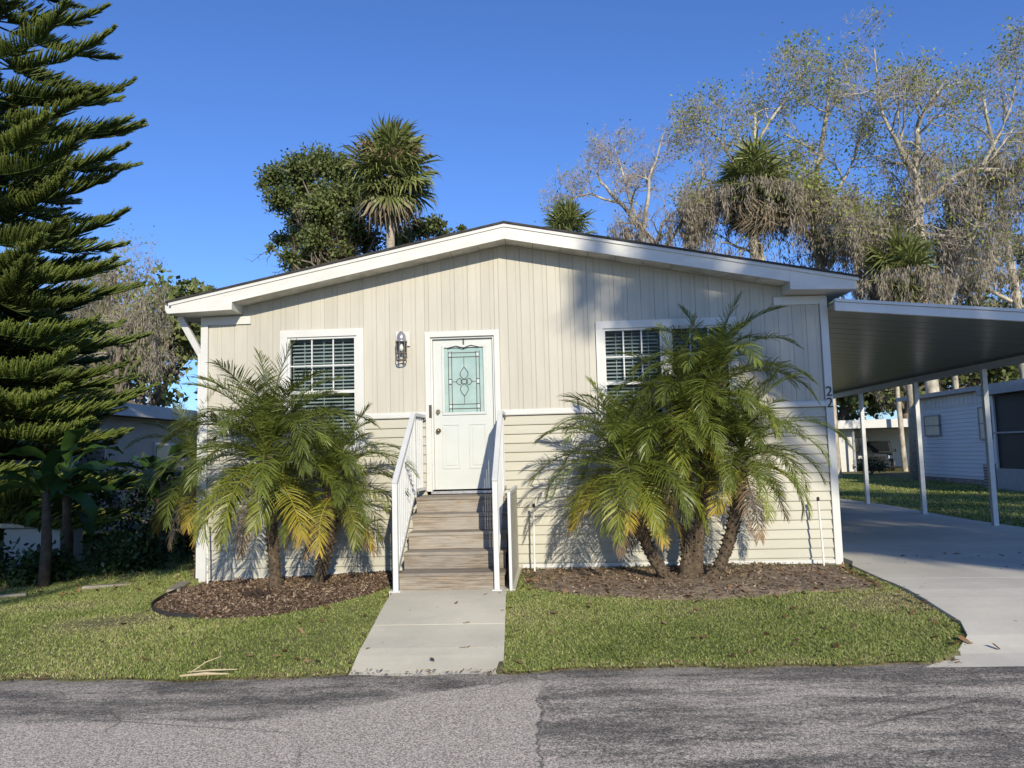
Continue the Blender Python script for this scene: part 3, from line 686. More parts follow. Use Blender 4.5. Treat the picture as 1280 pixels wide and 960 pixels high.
def moss_clumps(rs, pts, n, lmin, lmax, wd=.03, zmax=1e9, strands=46):
    """fuzzy hanging beards of short strands below points along limbs, and a coat of tufts on the limbs"""
    cand = [P for P, r, d in pts if 1 <= d <= 2 and P[:, 2].max() < zmax and P[:, 2].min() > 3]; lens = np.array([len(P) for P in cand], float); C, T = [], []
    for k in rs.choice(len(cand), n, p=lens / lens.sum()):
        P = cand[k]; q = P[rs.integers(1, len(P))]; L = lmin + (lmax - lmin) * rs.random() ** 2.2; u = rs.random(strands) ** .8; m_ = int(strands * min(1, .35 + L / 1.6)); u = u[:m_]; w_ = .05 + .16 * (1 - u) * (.5 + .5 * L)
        ph = rs.random() * 6; C.append(q + np.stack([rs.normal(size=m_) * w_ + .05 * np.sin(u * 5 + ph), rs.normal(size=m_) * w_, -L * u + rs.normal(size=m_) * .04], -1)); T.append(np.clip(rs.random() * .6 + .4 * rs.random(m_), 0, 1))
    C = np.concatenate(C); T = np.concatenate(T); return leaf_cards(C, np.array([0, 0, -1.]) + rs.normal(size=(len(C), 3)) * .30, rs.uniform(.16, .42, len(C)), wd * rs.uniform(.6, 1.8, len(C)), rs, T)

# ------------------------------------------------------------------ pygmy date palms
def pinnate(rs, L, e0, bend, nl=64, ll=.285, lw=.0046, vee=22, droop=.5, yellow=0):
    ns = 22; s = np.linspace(0, 1, ns + 1); ang = np.radians(e0 - bend * s ** 1.25); st = L / ns
    x = np.concatenate([[0], np.cumsum(np.cos(ang[:-1]) * st)]); z = np.concatenate([[0], np.cumsum(np.sin(ang[:-1]) * st)])
    y = .04 * L * rs.normal() * s ** 2; P = np.stack([x, y, z], -1)
    V, F = tubes_np([(P, np.linspace(.011, .0025, ns + 1))], 4); Vs, Q, T3, Ts = [V], [F], [], [np.clip(.75 + .2 * yellow - .3 * np.repeat(s, 4), 0, 1)]; off = len(V)
    for side in (-1, 1):
        for k in range(nl):
            t = .13 + .87 * (k + rs.random() * .7) / nl; f = min(t, .999) * ns; i = int(f); p = P[i] + (P[i + 1] - P[i]) * (f - i); a = ang[i]
            Tn = np.array([math.cos(a), 0, math.sin(a)]); B = np.array([0, side, 0]); N = np.array([-math.sin(a), 0, math.cos(a)])
            al = R(np.interp(t, [.1, .5, 1], [74, 60, 24]) + rs.normal() * 5); v = R(vee + rs.normal() * 9)
            d0 = Tn * math.cos(al) + (B * math.cos(v) + N * math.sin(v)) * math.sin(al)
            ln = ll * float(np.interp(t, [.1, .25, .5, .8, 1], [.35, .85, 1, .78, .42])) * rs.uniform(.85, 1.12)
            d1 = unit(d0 + np.array([0, 0, -droop * rs.uniform(.4, 1.3)])); d2 = unit(d1 + np.array([0, 0, -droop * rs.uniform(.3, 1.2)]))
            p1 = p + d0 * ln * .35; p2 = p1 + d1 * ln * .35; p3 = p2 + d2 * ln * .3; wv = unit(np.cross(d0, N) + .5 * N * rs.normal()) * lw
            Vs.append(np.array([p - wv * .6, p + wv * .6, p1 - wv, p1 + wv, p2 - wv * .8, p2 + wv * .8, p3])); o_ = off
            Q.append(np.array([[o_, o_ + 1, o_ + 3, o_ + 2], [o_ + 2, o_ + 3, o_ + 5, o_ + 4]])); T3.append([o_ + 4, o_ + 5, o_ + 6]); off += 7
            tn = np.clip(.25 + .35 * rs.random() + yellow * (.2 + .5 * t), 0, 1) if yellow < .3 else np.clip(.05 + .22 * rs.random() + .62 * t, 0, 1); Ts.append(np.array([tn, tn, tn, tn, tn + .08, tn + .08, tn + .2]).clip(0, 1))
    return np.concatenate(Vs), [np.concatenate(Q), np.array(T3)], np.concatenate(Ts)
rs = np.random.default_rng(7); FR = {}
CLS = {'spear': (1.12, 84, 24, 18, .12, 'frond_g'), 'up': (1.14, 72, 72, 24, .28, 'frond_g'), 'mid': (1.28, 52, 112, 24, .42, 'frond_g'), 'out': (1.28, 28, 112, 18, .38, 'frond_g'),
       'low': (1.14, 4, 92, 12, .30, 'frond_l'), 'old': (.98, -22, 58, 8, .25, 'frond_y'), 'dead': (.95, -52, 34, -10, .5, 'frond_d')}
for c, (L, e, b, vee, dr_, mt) in CLS.items():
    FR[c] = []
    for k in range(4 if c not in ('spear', 'dead') else 2):
        V, F, T = pinnate(rs, L * rs.uniform(.92, 1.1), e + rs.normal() * 4, b * rs.uniform(.85, 1.15), vee=vee, droop=dr_, yellow={'old': .55, 'low': .12}.get(c, 0))
        FR[c].append(npmesh('frond', V, F, M[mt], T))
def pygmy(base, crown, nf, scale, label, rs, ndead=2, nold=6, lean=0, mid=None):
    bz = float(gz(base[0], base[1])); t = thing('pygmy_date_palm', (base[0], base[1], bz), label, 'palm tree', 'pygmy date palms along the front wall')
    b = np.array([base[0], base[1], bz - .05]); c = np.array(crown, float); h = c[2] - b[2]
    mp = np.array(mid) if mid is not None else (b + c) / 2 + [0, 0, -.05]
    u = np.linspace(0, 1, 26)[:, None]; P = (1 - u) ** 2 * b + 2 * u * (1 - u) * (2 * mp - (b + c) / 2) + u ** 2 * c
    rr = np.interp(u[:, 0], [0, .06, .15, .8, 1], [.14, .105, .066, .072, .095]) * (1 + .10 * np.sin(np.arange(26) * 2.3)); m = MB(); m.tube([tuple(p) for p in P], [float(x) for x in rr], 10)
    tr = m.build('trunk', M['palm_trunk'], t, smooth=False)
    # old leaf-base stubs up the trunk
    st = MB()
    for k in range(150):
        f = .12 + .86 * k / 150; i = min(int(f * 25), 24); p = P[i] + (P[i + 1] - P[i]) * (f * 25 - i); a = k * 2.4; d = np.array([math.cos(a), math.sin(a), .55]); rad = float(np.interp(f, u[:, 0], rr))
        q = p + d * [rad * .85, rad * .85, 0]; e = q + d * (.03 + .035 * f * rs.random()); st.tube([tuple(q), tuple(e)], [.016, .007], 4)
    tag(st.build('leaf_stub', M['palm_trunk'], tr), kind='stuff')
    seq = ['spear'] * 2 + ['up'] * int(nf * .2) + ['mid'] * int(nf * .27) + ['out'] * int(nf * .27) + ['low'] * int(nf * .22) + ['old'] * nold + ['dead'] * ndead
    top = c - np.array([base[0], base[1], bz])
    for k, cl in enumerate(seq):
        o = link('frond', FR[cl][rs.integers(len(FR[cl]))], t, True)
        o.location = tuple(top + np.array([0, 0, .10 - .30 * k / len(seq)])); s_ = scale * rs.uniform(.9, 1.1)
        o.rotation_euler = (R(rs.normal() * 7), R(rs.normal() * 6), k * 2.39996 + rs.normal() * .2); o.scale = (s_, s_, s_)
rs = np.random.default_rng(11)
pygmy((-3.42, 9.42), (-3.52, 9.36, 1.80), 52, 1.17, 'multi frond date palm with thick straight trunk in the mulched bed', rs, 1, 5)
pygmy((-3.02, 9.52), (-2.72, 9.42, 1.42), 34, .90, 'smaller date palm with dark curved trunk leaning to the steps', rs, 3, 6, mid=(-2.82, 9.50, .62))
pygmy((-4.98, 10.75), (-5.0, 10.6, 1.62), 16, .92, 'date palm peeking round the downspout corner of the home', rs, 1, 4)
pygmy((1.42, 9.35), (.86, 9.25, 1.58), 46, .98, 'date palm leaning towards the steps with orange yellow lower fronds', rs, 2, 8, mid=(1.08, 9.3, .62))
pygmy((1.56, 9.50), (1.62, 9.55, 2.05), 38, .95, 'middle date palm of the cluster under the twin window', rs, 1, 4)
pygmy((1.66, 9.62), (2.02, 9.60, 2.56), 36, 1.0, 'tallest date palm of the cluster rising across the twin window', rs, 0, 2)
pygmy((1.76, 9.36), (2.24, 9.28, 1.68), 42, .92, 'date palm leaning towards the numbered corner of the home', rs, 1, 3, mid=(2.06, 9.3, .72))

# ------------------------------------------------------------------ norfolk island pine
def norfolk_branch(rs, L=2.4):
    ns = 16; s = np.linspace(0, 1, ns + 1); x = L * s; z = -.10 * np.sin(s * np.pi) * L * .5 + .16 * L * s ** 3; y = .03 * L * np.sin(s * 4 + rs.random() * 6); P = np.stack([x, y, z], -1)
    polys = [(P, np.linspace(.022, .008, ns + 1))]; ends = []; NV, NF, NTn = [], [], []
    Vr, Fr = tubes_np(polys, 5); Vs, Q, Ts = [Vr], [Fr], [np.full(len(Vr), .15)]; off = len(Vr); T3 = []
    for side in (-1, 1):
        nb_ = 62
        for k in range(nb_):
            t = .12 + .88 * (k + rs.random() * .6) / nb_; f = min(t, .999) * ns; i = int(f); p = P[i] + (P[i + 1] - P[i]) * (f - i)
            ln = .46 * float(np.interp(t, [.1, .3, .6, .85, 1], [.6, .95, 1, .72, .3])) * rs.uniform(.8, 1.12); al = R(np.interp(t, [0, 1], [64, 28]) + rs.normal() * 5)
            v = R(36 + rs.normal() * 16); d = np.array([math.cos(al), side * math.sin(al) * math.cos(v), math.sin(al) * math.sin(v)]); m_ = 6; q = [p]
            for j in range(m_): d = unit(d + np.array([.05, 0, .085])); q.append(q[-1] + d * ln / m_)
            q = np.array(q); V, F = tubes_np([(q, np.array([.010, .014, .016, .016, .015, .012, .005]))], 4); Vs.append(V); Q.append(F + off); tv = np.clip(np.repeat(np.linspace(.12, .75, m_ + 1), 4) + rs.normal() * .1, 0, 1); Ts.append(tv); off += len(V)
            nn = 34; u = rs.random(nn) * m_ * .999; ii = u.astype(int); c = q[ii] + (q[ii + 1] - q[ii]) * (u - ii)[:, None]; dd = unit(q[ii + 1] - q[ii]); sd = unit(np.cross(dd, rs.normal(size=(nn, 3)))); nd = unit(dd * .8 + sd)
            w_ = np.cross(nd, dd) * .0055; V = np.stack([c + sd * .012 - w_, c + sd * .012 + w_, c + sd * .012 + nd * .034], 1).reshape(-1, 3); Vs.append(V); T3.append(np.arange(nn * 3).reshape(-1, 3) + off); off += nn * 3
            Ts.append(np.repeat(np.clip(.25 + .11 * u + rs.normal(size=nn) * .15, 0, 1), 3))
    return npmesh('branch', np.concatenate(Vs), [np.concatenate(Q), np.concatenate(T3)], M['pine'], np.concatenate(Ts))
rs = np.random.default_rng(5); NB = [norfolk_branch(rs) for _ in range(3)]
def norfolk(x, y, H, reach, label, rs, z0=1.2, step=.56):
    t = thing('norfolk_pine', (x, y, 0), label, 'pine tree', 'tiered pines by the neighbouring plot')
    MB().tube([(0, 0, -.1), (.02, 0, H * .3), (-.02, .03, H * .7), (0, 0, H)], [.19, .15, .09, .02], 10).build('trunk', M['bark'], t, True)
    z = z0; k = 0
    while z < H - .5:
        L = reach * float(np.interp(z / H, [0, .15, .6, .9, 1], [1.1, 1.04, .94, .55, .2])); n_ = 11 if z < 4.2 else 9; ph = rs.random() * 6
        for i in range(n_):
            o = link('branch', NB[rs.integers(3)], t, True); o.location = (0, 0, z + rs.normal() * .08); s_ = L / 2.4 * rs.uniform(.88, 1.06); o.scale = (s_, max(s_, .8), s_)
            tilt = np.interp(z / H, [0, .35, .7, 1], [12, 5, 0, -14]) + rs.normal() * 6; o.rotation_euler = (rs.normal() * .2, R(tilt), ph + i * 2 * math.pi / n_ + rs.normal() * .12)
        z += step * rs.uniform(.85, 1.15); k += 1
norfolk(-9.65, 12.5, 13.5, 2.45, 'tall tiered pine with rope like upturned branches at the lawn edge', rs)
norfolk(-11.6, 14.6, 10.0, 2.6, 'second tiered pine standing behind the tall one', rs, .9, .62)

# ------------------------------------------------------------------ background trees
def fan_leaf(rs, mat, n=26, rad=.95, pet=.75, droop=.35):
    V, F = tubes_np([(np.array([[0, 0, 0], [pet * .5, 0, .04], [pet, 0, 0]]), np.array([.022, .016, .012]))], 4); Vs, Q, Ts = [V], [F], [np.full(len(V), .4)]; off = len(V); T3 = []
    for k in range(n):
        a = R(-128 + 256 * k / (n - 1)); r_ = rad * (.72 + .28 * math.cos(a * .6)) * rs.uniform(.88, 1.1); d = np.array([math.cos(a), math.sin(a), .18 * math.cos(a * 2) + .1 * (k % 2)]); s_ = np.array([-math.sin(a), math.cos(a), .6 * (1 if k % 2 else -1)]) * .034
        c = np.array([pet, 0, 0]); p1 = c + d * r_ * .5; p2 = c + d * r_ * .82 + [0, 0, -droop * .3 * rs.uniform(.5, 1.4)]; p3 = c + d * r_ + [0, 0, -droop * rs.uniform(.4, 1.4)]
        Vs.append(np.array([c, p1 - s_, p1 + s_, p2 - s_ * .6, p2 + s_ * .6, p3])); T3 += [[off, off + 1, off + 2], [off + 3, off + 5, off + 4]]; Q.append(np.array([[off + 1, off + 3, off + 4, off + 2]])); off += 6
        tn = rs.random() * .5 + .25; Ts.append(np.clip([tn - .1, tn, tn, tn + .1, tn + .1, tn + .35], 0, 1))
    return npmesh('frond', np.concatenate(Vs), [np.concatenate(Q), np.array(T3)], mat, np.concatenate(Ts))
rs = np.random.default_rng(21)
FAN = [fan_leaf(rs, M['fan_g']) for _ in range(4)]; FAND = [fan_leaf(rs, M['fan_d'], droop=.8) for _ in range(2)]
def sabal(x, y, zc, scale, label, rs, ngreen=60, ndead=14, seeds=True, moss=0):
    t = thing('cabbage_palm', (x, y, 0), label, 'palm tree', 'cabbage palms behind the home')
    pts = [(0, 0, -.2), (.10, 0, zc * .35), (-.05, .05, zc * .7), (0, 0, zc - .1)]; m = MB(); m.tube(pts, [.24, .19, .175, .21], 12); m.build('trunk', M['sabal_trunk'], t, True, True)
    for k in range(ngreen + ndead):
        dead = k >= ngreen; f = k / ngreen
        o = link('frond', (FAND if dead else FAN)[rs.integers(2 if dead else 4)], t, True); el = 84 - 132 * f ** .95 + rs.normal() * 9 if not dead else rs.uniform(-78, -40)
        s_ = scale * rs.uniform(.74, 1.12); o.scale = (s_,) * 3; o.location = (0, 0, zc + (.25 - .5 * min(f, 1)) * scale); o.rotation_euler = (rs.normal() * .25, R(-el + rs.normal() * 6), k * 2.4 + rs.normal() * .2)
    if seeds:
        C, D = [], []
        for k in range(16):
            a = k * .72 + rs.random(); e = rs.uniform(.3, .95); q = np.array([math.cos(a) * math.cos(e), math.sin(a) * math.cos(e), math.sin(e)])
            pp = np.array([0, 0, zc]) + np.outer(np.linspace(.7, 1.62 * scale, 60), q); pp[:, 2] -= np.linspace(0, 1, 60) ** 2 * .5; C.append(pp + rs.normal(size=(60, 3)) * .13); D.append(np.tile(q, (60, 1)) + rs.normal(size=(60, 3)) * .8)
        C = np.concatenate(C); D = np.concatenate(D); V, F, T = leaf_cards(C, D, .26, .03, rs, rs.random(len(C))); tag(link('seed_stalk', npmesh('seed_stalk', V, [F], M['seed'], T), t, True), kind='stuff')
    if moss:
        pts_ = [(np.array([[math.cos(a) * r_, math.sin(a) * r_, zc + h] for r_, h in ((.5, .1), (1.1, .1), (1.6, -.25))]) * [scale, scale, 1], None, 1) for a in np.linspace(0, 6.28, 14)]
        V, F, T = moss_clumps(rs, pts_, moss, .4, 1.8); tag(link('hanging_moss', npmesh('hanging_moss', V, [F], M['moss'], T), t, True), kind='stuff')
sabal(-6.85, 33, 14.2, 1.34, 'cabbage palm with brown seed stalks rising above the ridge', rs, 74, 9)
sabal(.93, 34, 11.45, .9, 'low palm crown peeping over the roof slope', rs, 40, 4, False)
sabal(9.35, 34.5, 13.5, 1.22, 'shaggy palm among the bare mossy trees', rs, 40, 34, False, 130)
sabal(15.0, 33, 8.9, 1.1, 'moss draped palm just above the carport roof', rs, 42, 20, False, 150)

def clumps(rs, blobs, n, L, W, shell=.55, soft=False):
    """leaf cards spread through ellipsoid clumps; blobs: (cx,cy,cz,rx,ry,rz)"""
    B = np.array(blobs, float); vol = (B[:, 3] * B[:, 4] * B[:, 5]) ** .95; k = rs.choice(len(B), n, p=vol / vol.sum()); d = unit(rs.normal(size=(n, 3))); r = np.minimum(np.abs(rs.normal(size=n)) * .66, 1.15) if soft else shell + (1 - shell) * rs.random(n)
    r *= 1 + .22 * np.sin(d[:, 0] * 9 + k) * np.sin(d[:, 1] * 7 + k * 2) + .12 * rs.normal(size=n).clip(-2, 1.5); C = B[k, :3] + d * B[k, 3:] * r[:, None]
    D = d * .5 + rs.normal(size=(n, 3)) * .7; T = np.clip(.35 + .35 * rs.random(n) + .25 * (rs.random(len(B))[k] - .5), 0, 1)
    return leaf_cards(C, D, L * rs.uniform(.6, 1.3, n), W * rs.uniform(.7, 1.3, n), rs, T)
def leafy_tree(name, loc, H, spread, label, cat, group, rs, leafm, nleaf, ll=.22, lw=.11, trunk_r=.3, bark='bark', kids=(6, 5, 4), moss=0, cr=(.55, 1.0), fork=.3):
    t = thing(name, loc, label, cat, group); out = newout(); spec = dict(seg=.6, wander=.16, up=.05, kids=kids, ang=(30, 62), ratio=(.5, .68), rmin=.012)
    P = np.array([[0, 0, -.3], [.1, 0, H * .15], [-.1, .1, H * fork]]); out['thick'].append((P, np.array([trunk_r * 1.25, trunk_r, trunk_r * .9])))
    for k in range(5):
        a = k * 1.257 + rs.random(); e = rs.uniform(.5, 1.2); d = np.array([math.cos(a) * math.cos(e), math.sin(a) * math.cos(e), math.sin(e)]); lL = H * (1 - fork) * rs.uniform(*cr) * (.75 if e < .8 else .9)
        d = d * [spread, spread, 1]; limb(rs, out, P[-1], unit(d), lL, trunk_r * .6, 0, 3, spec)
    tips = out['tips']; per = max(1, nleaf // len(tips)); lv = tip_leaves(rs, tips, per, .30, ll, lw)
    ms = moss_clumps(rs, out['pts'], moss, .5, 1.6) if moss else None
    add_tree(out, t, M[bark], M['twig'], leafm, lv, ms, rs, True); return t
rs = np.random.default_rng(33)
def px(x, y, Y):
    """photo pixel to the point at depth Y"""
    d = cam.matrix_world.to_3x3() @ Vector(((x - 640) / 962, -(y - 480) / 962, -1)); k = Y / d.y; return (d.x * k, Y, 1.75 + d.z * k)
def blob_oak(loc, blobs, label, n, rs, fork, ll=.25, lw=.15):
    t = thing('oak_tree', loc, label, 'tree', 'oaks behind the homes'); l = np.array(loc, float); out = newout(); top = np.array([0, 0, fork]); spec = dict(seg=.5, wander=.2, up=.04, kids=(6, 4), ang=(30, 70), ratio=(.35, .55), rmin=.012)
    out['thick'].append((np.array([[0, 0, -.3], [.2, 0, fork * .5], top]), np.array([.5, .42, .36])))
    for b in blobs:
        q = np.array(b[:3]) - l; md = top * .5 + q * .5 + rs.normal(size=3) * .5; P = np.stack([top, (top + md) / 2 + rs.normal(size=3) * .2, md, (md + q) / 2 + rs.normal(size=3) * .2, q]); rr = np.array([.13, .10, .07, .05, .03]); out['thick'].append((P, rr)); out['pts'].append((P, rr, 1)); sub(rs, out, P, rr, 4.2, 0, 2, spec)
    lv = clumps(rs, [(b[0] - l[0], b[1] - l[1], b[2] - l[2], *b[3:]) for b in blobs], n, ll, lw, .15, True); add_tree(out, t, M['bark'], M['dark_trunk'], M['oak'], lv, moss_clumps(rs, out['pts'], 50, .4, 1.2, .03), rs, True)
OB = []
for (x, y, r_) in ((345, 222, 20), (372, 212, 22), (400, 205, 24), (425, 212, 22), (352, 250, 20), (385, 243, 26), (418, 248, 26), (445, 240, 24), (375, 275, 20), (408, 282, 24), (440, 280, 22), (470, 250, 22), (350, 300, 12), (362, 322, 14), (390, 318, 18), (405, 335, 20), (430, 315, 16), (460, 300, 18), (525, 285, 18), (545, 280, 13), (500, 300, 18), (556, 298, 14), (577, 287, 7), (338, 310, 7), (470, 330, 20), (330, 232, 9), (395, 300, 20), (420, 330, 20), (375, 335, 16), (398, 262, 22), (435, 300, 18), (370, 300, 16)):
    k = 37.5 / 962; OB.append((*px(x, y, 37.5 + rs.normal() * .9), r_ * k * .92, r_ * k * 1.1, r_ * k * .74))
blob_oak((-9.2, 37.5, 0), OB, 'dark leafy oak behind the palm above the roof', 64000, rs, 8.5, .20, .12)

def bare_tree(loc, limbs, label, rs, moss=0, leaves=0, kids=(9, 7, 5, 4), maxd=4, zm=1e9, leafm='sparse', first=None, mlen=(.5, 2.5), bark='bark_pale'):
    """limbs: list of (polyline world points, r0, r1); side limbs are grown from them"""
    t = thing('bare_tree', loc, label, 'tree', 'bare winter trees behind the home'); out = newout(); spec = dict(seg=.5, wander=.26, up=.04, kids=kids, ang=(28, 72), ratio=(.5, .76), rmin=.0075); o3 = np.array(loc)
    for pts, r0, r1 in limbs:
        pts = np.array(pts, float) - o3; n = len(pts); u = np.linspace(0, n - 1, (n - 1) * 5 + 1); P = np.stack([np.interp(u, np.arange(n), pts[:, j]) for j in range(3)], -1)
        P[1:-1] += rs.normal(size=(len(P) - 2, 3)) * .07; P[1:-1] = (P[:-2] + 2 * P[1:-1] + P[2:]) / 4
        rr = np.linspace(r0, r1, len(P)) * .78; out['thick'].append((P, rr)); out['pts'].append((P, rr, 1)); L = np.linalg.norm(np.diff(P, axis=0), axis=1).sum()
        sub(rs, out, P, np.minimum(rr, .16), min(L, 6.) * .62, 0, maxd, spec, .3 if first is None else first)
    lv = None
    if leaves:
        tp = [out['tips'][i] for i in rs.choice(len(out['tips']), leaves // 3)]; lv = tip_leaves(rs, tp, 4, .28, .15, .095)
    ms = moss_clumps(rs, out['pts'], moss, *mlen, .034, zm) if moss else None
    add_tree(out, t, M[bark], M['twig'], M[leafm], lv, ms, rs, True); return t
rs = np.random.default_rng(44)
Yb = 34.
bare_tree((17.0, 35, 0), [([(17, 35, 0), (16.8, 35, 7.5), (16.9, 34.8, 12.9), (16.6, 34.6, 14.2)], .40, .22),
    ([(16.6, 34.6, 14.0), (16.9, 34.4, 16.2), (18.2, 34.2, 18.0)], .20, .05), ([(16.7, 34.6, 13.6), (15.2, 34, 15.6), (15.0, 34, 19.4)], .18, .03),
    ([(16.9, 34.8, 12.4), (18.6, 34.5, 13.7), (21.5, 34, 13.5), (24.5, 34, 14.6)], .19, .06), ([(19.2, 34.4, 13.6), (20.5, 34, 15.8), (21.5, 34, 18.5)], .12, .03),
    ([(16.8, 34.8, 9.2), (15.2, 34.3, 10.9), (13.2, 34, 11.2)], .16, .05), ([(17.4, 35, 7), (18.9, 34.6, 10.6), (19.6, 34.5, 13.2)], .2, .1)],
    'largest pale barked bare tree with long limb over the carport', rs, 420, 5500, zm=15)
bare_tree((10.3, 36, 0), [([(10.3, 36, 0), (10.2, 36, 9.9), (9.5, 35.8, 12.6), (9.6, 35.8, 14.2), (10.0, 35.6, 17.4)], .30, .08),
    ([(9.6, 35.8, 13.6), (8.2, 35.4, 16.2), (7.2, 35, 17.2)], .11, .03), ([(9.8, 35.7, 15.6), (11.2, 35.3, 17.6), (12.6, 35, 19.6)], .12, .03), ([(9.6, 35.8, 12.3), (11.6, 35.4, 13.0), (12.4, 35, 13.2)], .12, .05), ([(9.6, 35.8, 13.0), (8.0, 35.4, 13.4), (6.9, 35, 12.4)], .12, .04)],
    'slim pale barked tree standing against the shaggy palm', rs, 240, 5000, zm=14)
bare_tree((13.2, 37, 0), [([(13.2, 37, 0), (13.0, 37, 9.5), (12.8, 36.8, 13.0), (13.6, 36.6, 17.0), (13.9, 36.4, 19.8)], .34, .06),
    ([(12.9, 36.9, 11.2), (11.6, 36.5, 13.2), (11.0, 36.2, 15.0)], .15, .04), ([(12.9, 36.8, 12.4), (14.6, 36.4, 14.6), (15.4, 36, 17.5)], .15, .04), ([(13, 37, 9.6), (14.4, 36.4, 11.4), (15.8, 36, 12.2)], .14, .05)],
    'moss curtained bare tree between the two palms', rs, 520, 4000, zm=14.5)
bare_tree((6.4, 36, 0), [([(6.4, 36, 0), (6.2, 36, 8.5), (5.2, 35.8, 11.2), (3.6, 35.4, 13.2), (2.6, 35.2, 14.2)], .30, .07), ([(4.6, 35.7, 12.1), (4.9, 35.3, 14.4), (5.6, 35.1, 16.4)], .15, .03),
    ([(3.6, 35.4, 13.2), (2.0, 35, 13.6), (.4, 34.8, 13.4)], .09, .02), ([(5.4, 35.8, 10.9), (6.8, 35.4, 13.0), (7.6, 35.2, 15.0)], .14, .03), ([(4.2, 35.5, 12.6), (3.6, 35.2, 14.8), (3.2, 35, 16.0)], .1, .02)],
    'leaning bare tree reaching over the roof slope towards the ridge', rs, 140, 300, (9, 7, 5, 4), zm=13)
bare_tree((22.8, 38, 0), [([(22.8, 38, 0), (22.6, 38, 9), (22.0, 37.6, 14), (21.4, 37.2, 18.5)], .36, .07), ([(22.4, 38, 11), (20.2, 37.4, 13.4), (19.2, 37, 14.4)], .16, .04), ([(22.4, 38, 8.4), (20.4, 37.6, 9.6), (19.0, 37.2, 11.0)], .14, .04), ([(22.0, 37.6, 13.6), (24, 37, 17)], .14, .04)],
    'drooping twiggy bare tree beyond the neighbouring pale home', rs, 160, 4000, zm=13.5)
lm = bare_tree((-17.6, 33, 0), [([(-17.6, 33, 0), (-17.8, 33, 5.5), (-17.4, 33, 9), (-17.0, 33, 11.4)], .26, .04), ([(-17.7, 33, 5), (-16.4, 32.6, 7.4), (-15.8, 32.4, 9.2)], .12, .03), ([(-17.8, 33, 4.6), (-19.6, 32.6, 7.6), (-20.2, 32.6, 10.4)], .14, .03)],
    'grey moss hung tree behind the tiered pines', rs, 200, 1500, zm=12, bark='bark'); lm.location.x -= 1.5; lm.scale = (.8, .8, .94)
rs = np.random.default_rng(55)
for (x, y, H, sp, nl, lab) in ((-25, 46, 15, 1.1, 9000, 'broad leafy tree far behind the tiered pines'), (-13.5, 50, 9, 1.1, 7000, 'low leafy tree far behind the home'), (27, 60, 13, 1.1, 9000, 'leafy tree behind the roof of the far white home'),
                               (38, 58, 15, 1.2, 10000, 'leafy tree beyond the pale neighbouring home'), (17, 72, 14, 1.2, 9000, 'distant leafy tree seen under the carport beam'), (33, 74, 15, 1.1, 8000, 'distant leafy tree beside the lit tall trunks')):
    leafy_tree('oak_tree', (x, y, 0), H, sp, lab, 'tree', 'oaks behind the homes', rs, M['oak'], nl, .5, .3, .35, kids=(5, 4, 4), moss=60)
far_src = [o_ for o_ in COL.objects if o_.name.startswith('oak_tree') and o_.parent is None and o_.location.y > 45]
for k, (x, y, sc_) in enumerate(((30, 66, 1.0), (44, 62, 1.1), (23, 64, .9), (14, 80, 1.0), (50, 78, 1.2), (38, 84, 1.2), (60, 70, 1.1), (-38, 60, 1.1), (-22, 64, .9), (-50, 74, 1.2))):
    c = copy_tree(far_src[k % len(far_src)]); c.location = (x, y, 0); c.scale = (sc_,) * 3; c.rotation_euler = (0, 0, k * 1.3); tag(c, 'distant leafy tree in the wooded backdrop beyond all the homes', 'tree', 'wooded backdrop')
for (x, y, r_, H, lab) in ((19.7, 44.5, .20, 16, 'tall straight trunk standing beside the parked car'), (23.1, 45, .27, 17, 'tall straight trunk rising behind the pale neighbouring roof')):
    bare_tree((x, y, 0), [([(x, y, -.2), (x - .15, y, H * .5), (x + .2, y, H)], r_, .08)], lab, rs, 40, 300, (5, 4, 4), 3, first=.6)

# trees across the road, behind the camera, whose crowns shade the gable end and the carport
def shade_tree(loc, blobs, label, n, rs):
    t = thing('shade_oak', loc, label, 'tree', 'oaks across the road'); l = np.array(loc); out = newout(); spec = dict(seg=.7, wander=.15, up=.03, kids=(3, 3), ang=(30, 60), ratio=(.4, .6), rmin=.02)
    top = np.array([0, 0, 9.2]); out['thick'].append((np.array([[0, 0, -.3], [.15, 0, 4.5], top]), np.array([.5, .38, .32])))
    for b in blobs:
        q = np.array(b[:3]) - l; md = (top + q) / 2 + [0, 0, .5]; out['thick'].append((np.array([top, md, q]), np.array([.2, .13, .05])))
    lv = clumps(rs, [(b[0] - l[0], b[1] - l[1], b[2] - l[2], *b[3:]) for b in blobs], n, .34, .2, .1, True); add_tree(out, t, M['bark'], M['twig'], M['oak'], lv, None, rs, True)
def shade_pt(x, z, Y=-18., y0=YF):
    k = (y0 - Y) / -S.y; return (x + S.x * k, Y, z + S.z * k)
rs = np.random.default_rng(66)
bl = []
for (x, z, a, b) in ((3.2, 4.35, 1.0, .55), (4.6, 3.6, 1.1, .75), (2.6, 3.35, .85, .55), (1.55, 3.75, .6, .42), (3.5, 2.75, .5, .3), (2.9, 5.6, 1.5, .7), (5.8, 4.6, 1.4, .9), (6.4, 2.9, 1.2, .7), (7.6, 3.6, 1.4, 1.0), (.5, 3.95, .12, .5), (1.35, 4.3, .4, .2), (5.2, 1.9, .7, .45), (7.2, 1.6, 1.3, .5), (5.6, 1.05, .55, .3), (9.3, 2.6, 1.5, 1.2), (5.0, .75, .55, .32), (6.3, .5, .7, .3), (7.7, .8, .8, .35), (4.6, 1.5, .4, .3), (8.8, 1.4, .9, .5), (6.6, 1.3, .6, .3)):
    bl.append((*shade_pt(x, z), a, .9, b))
shade_tree((16.5, -19, 0), bl, 'broad oak across the road opposite the carport', 14000, rs)
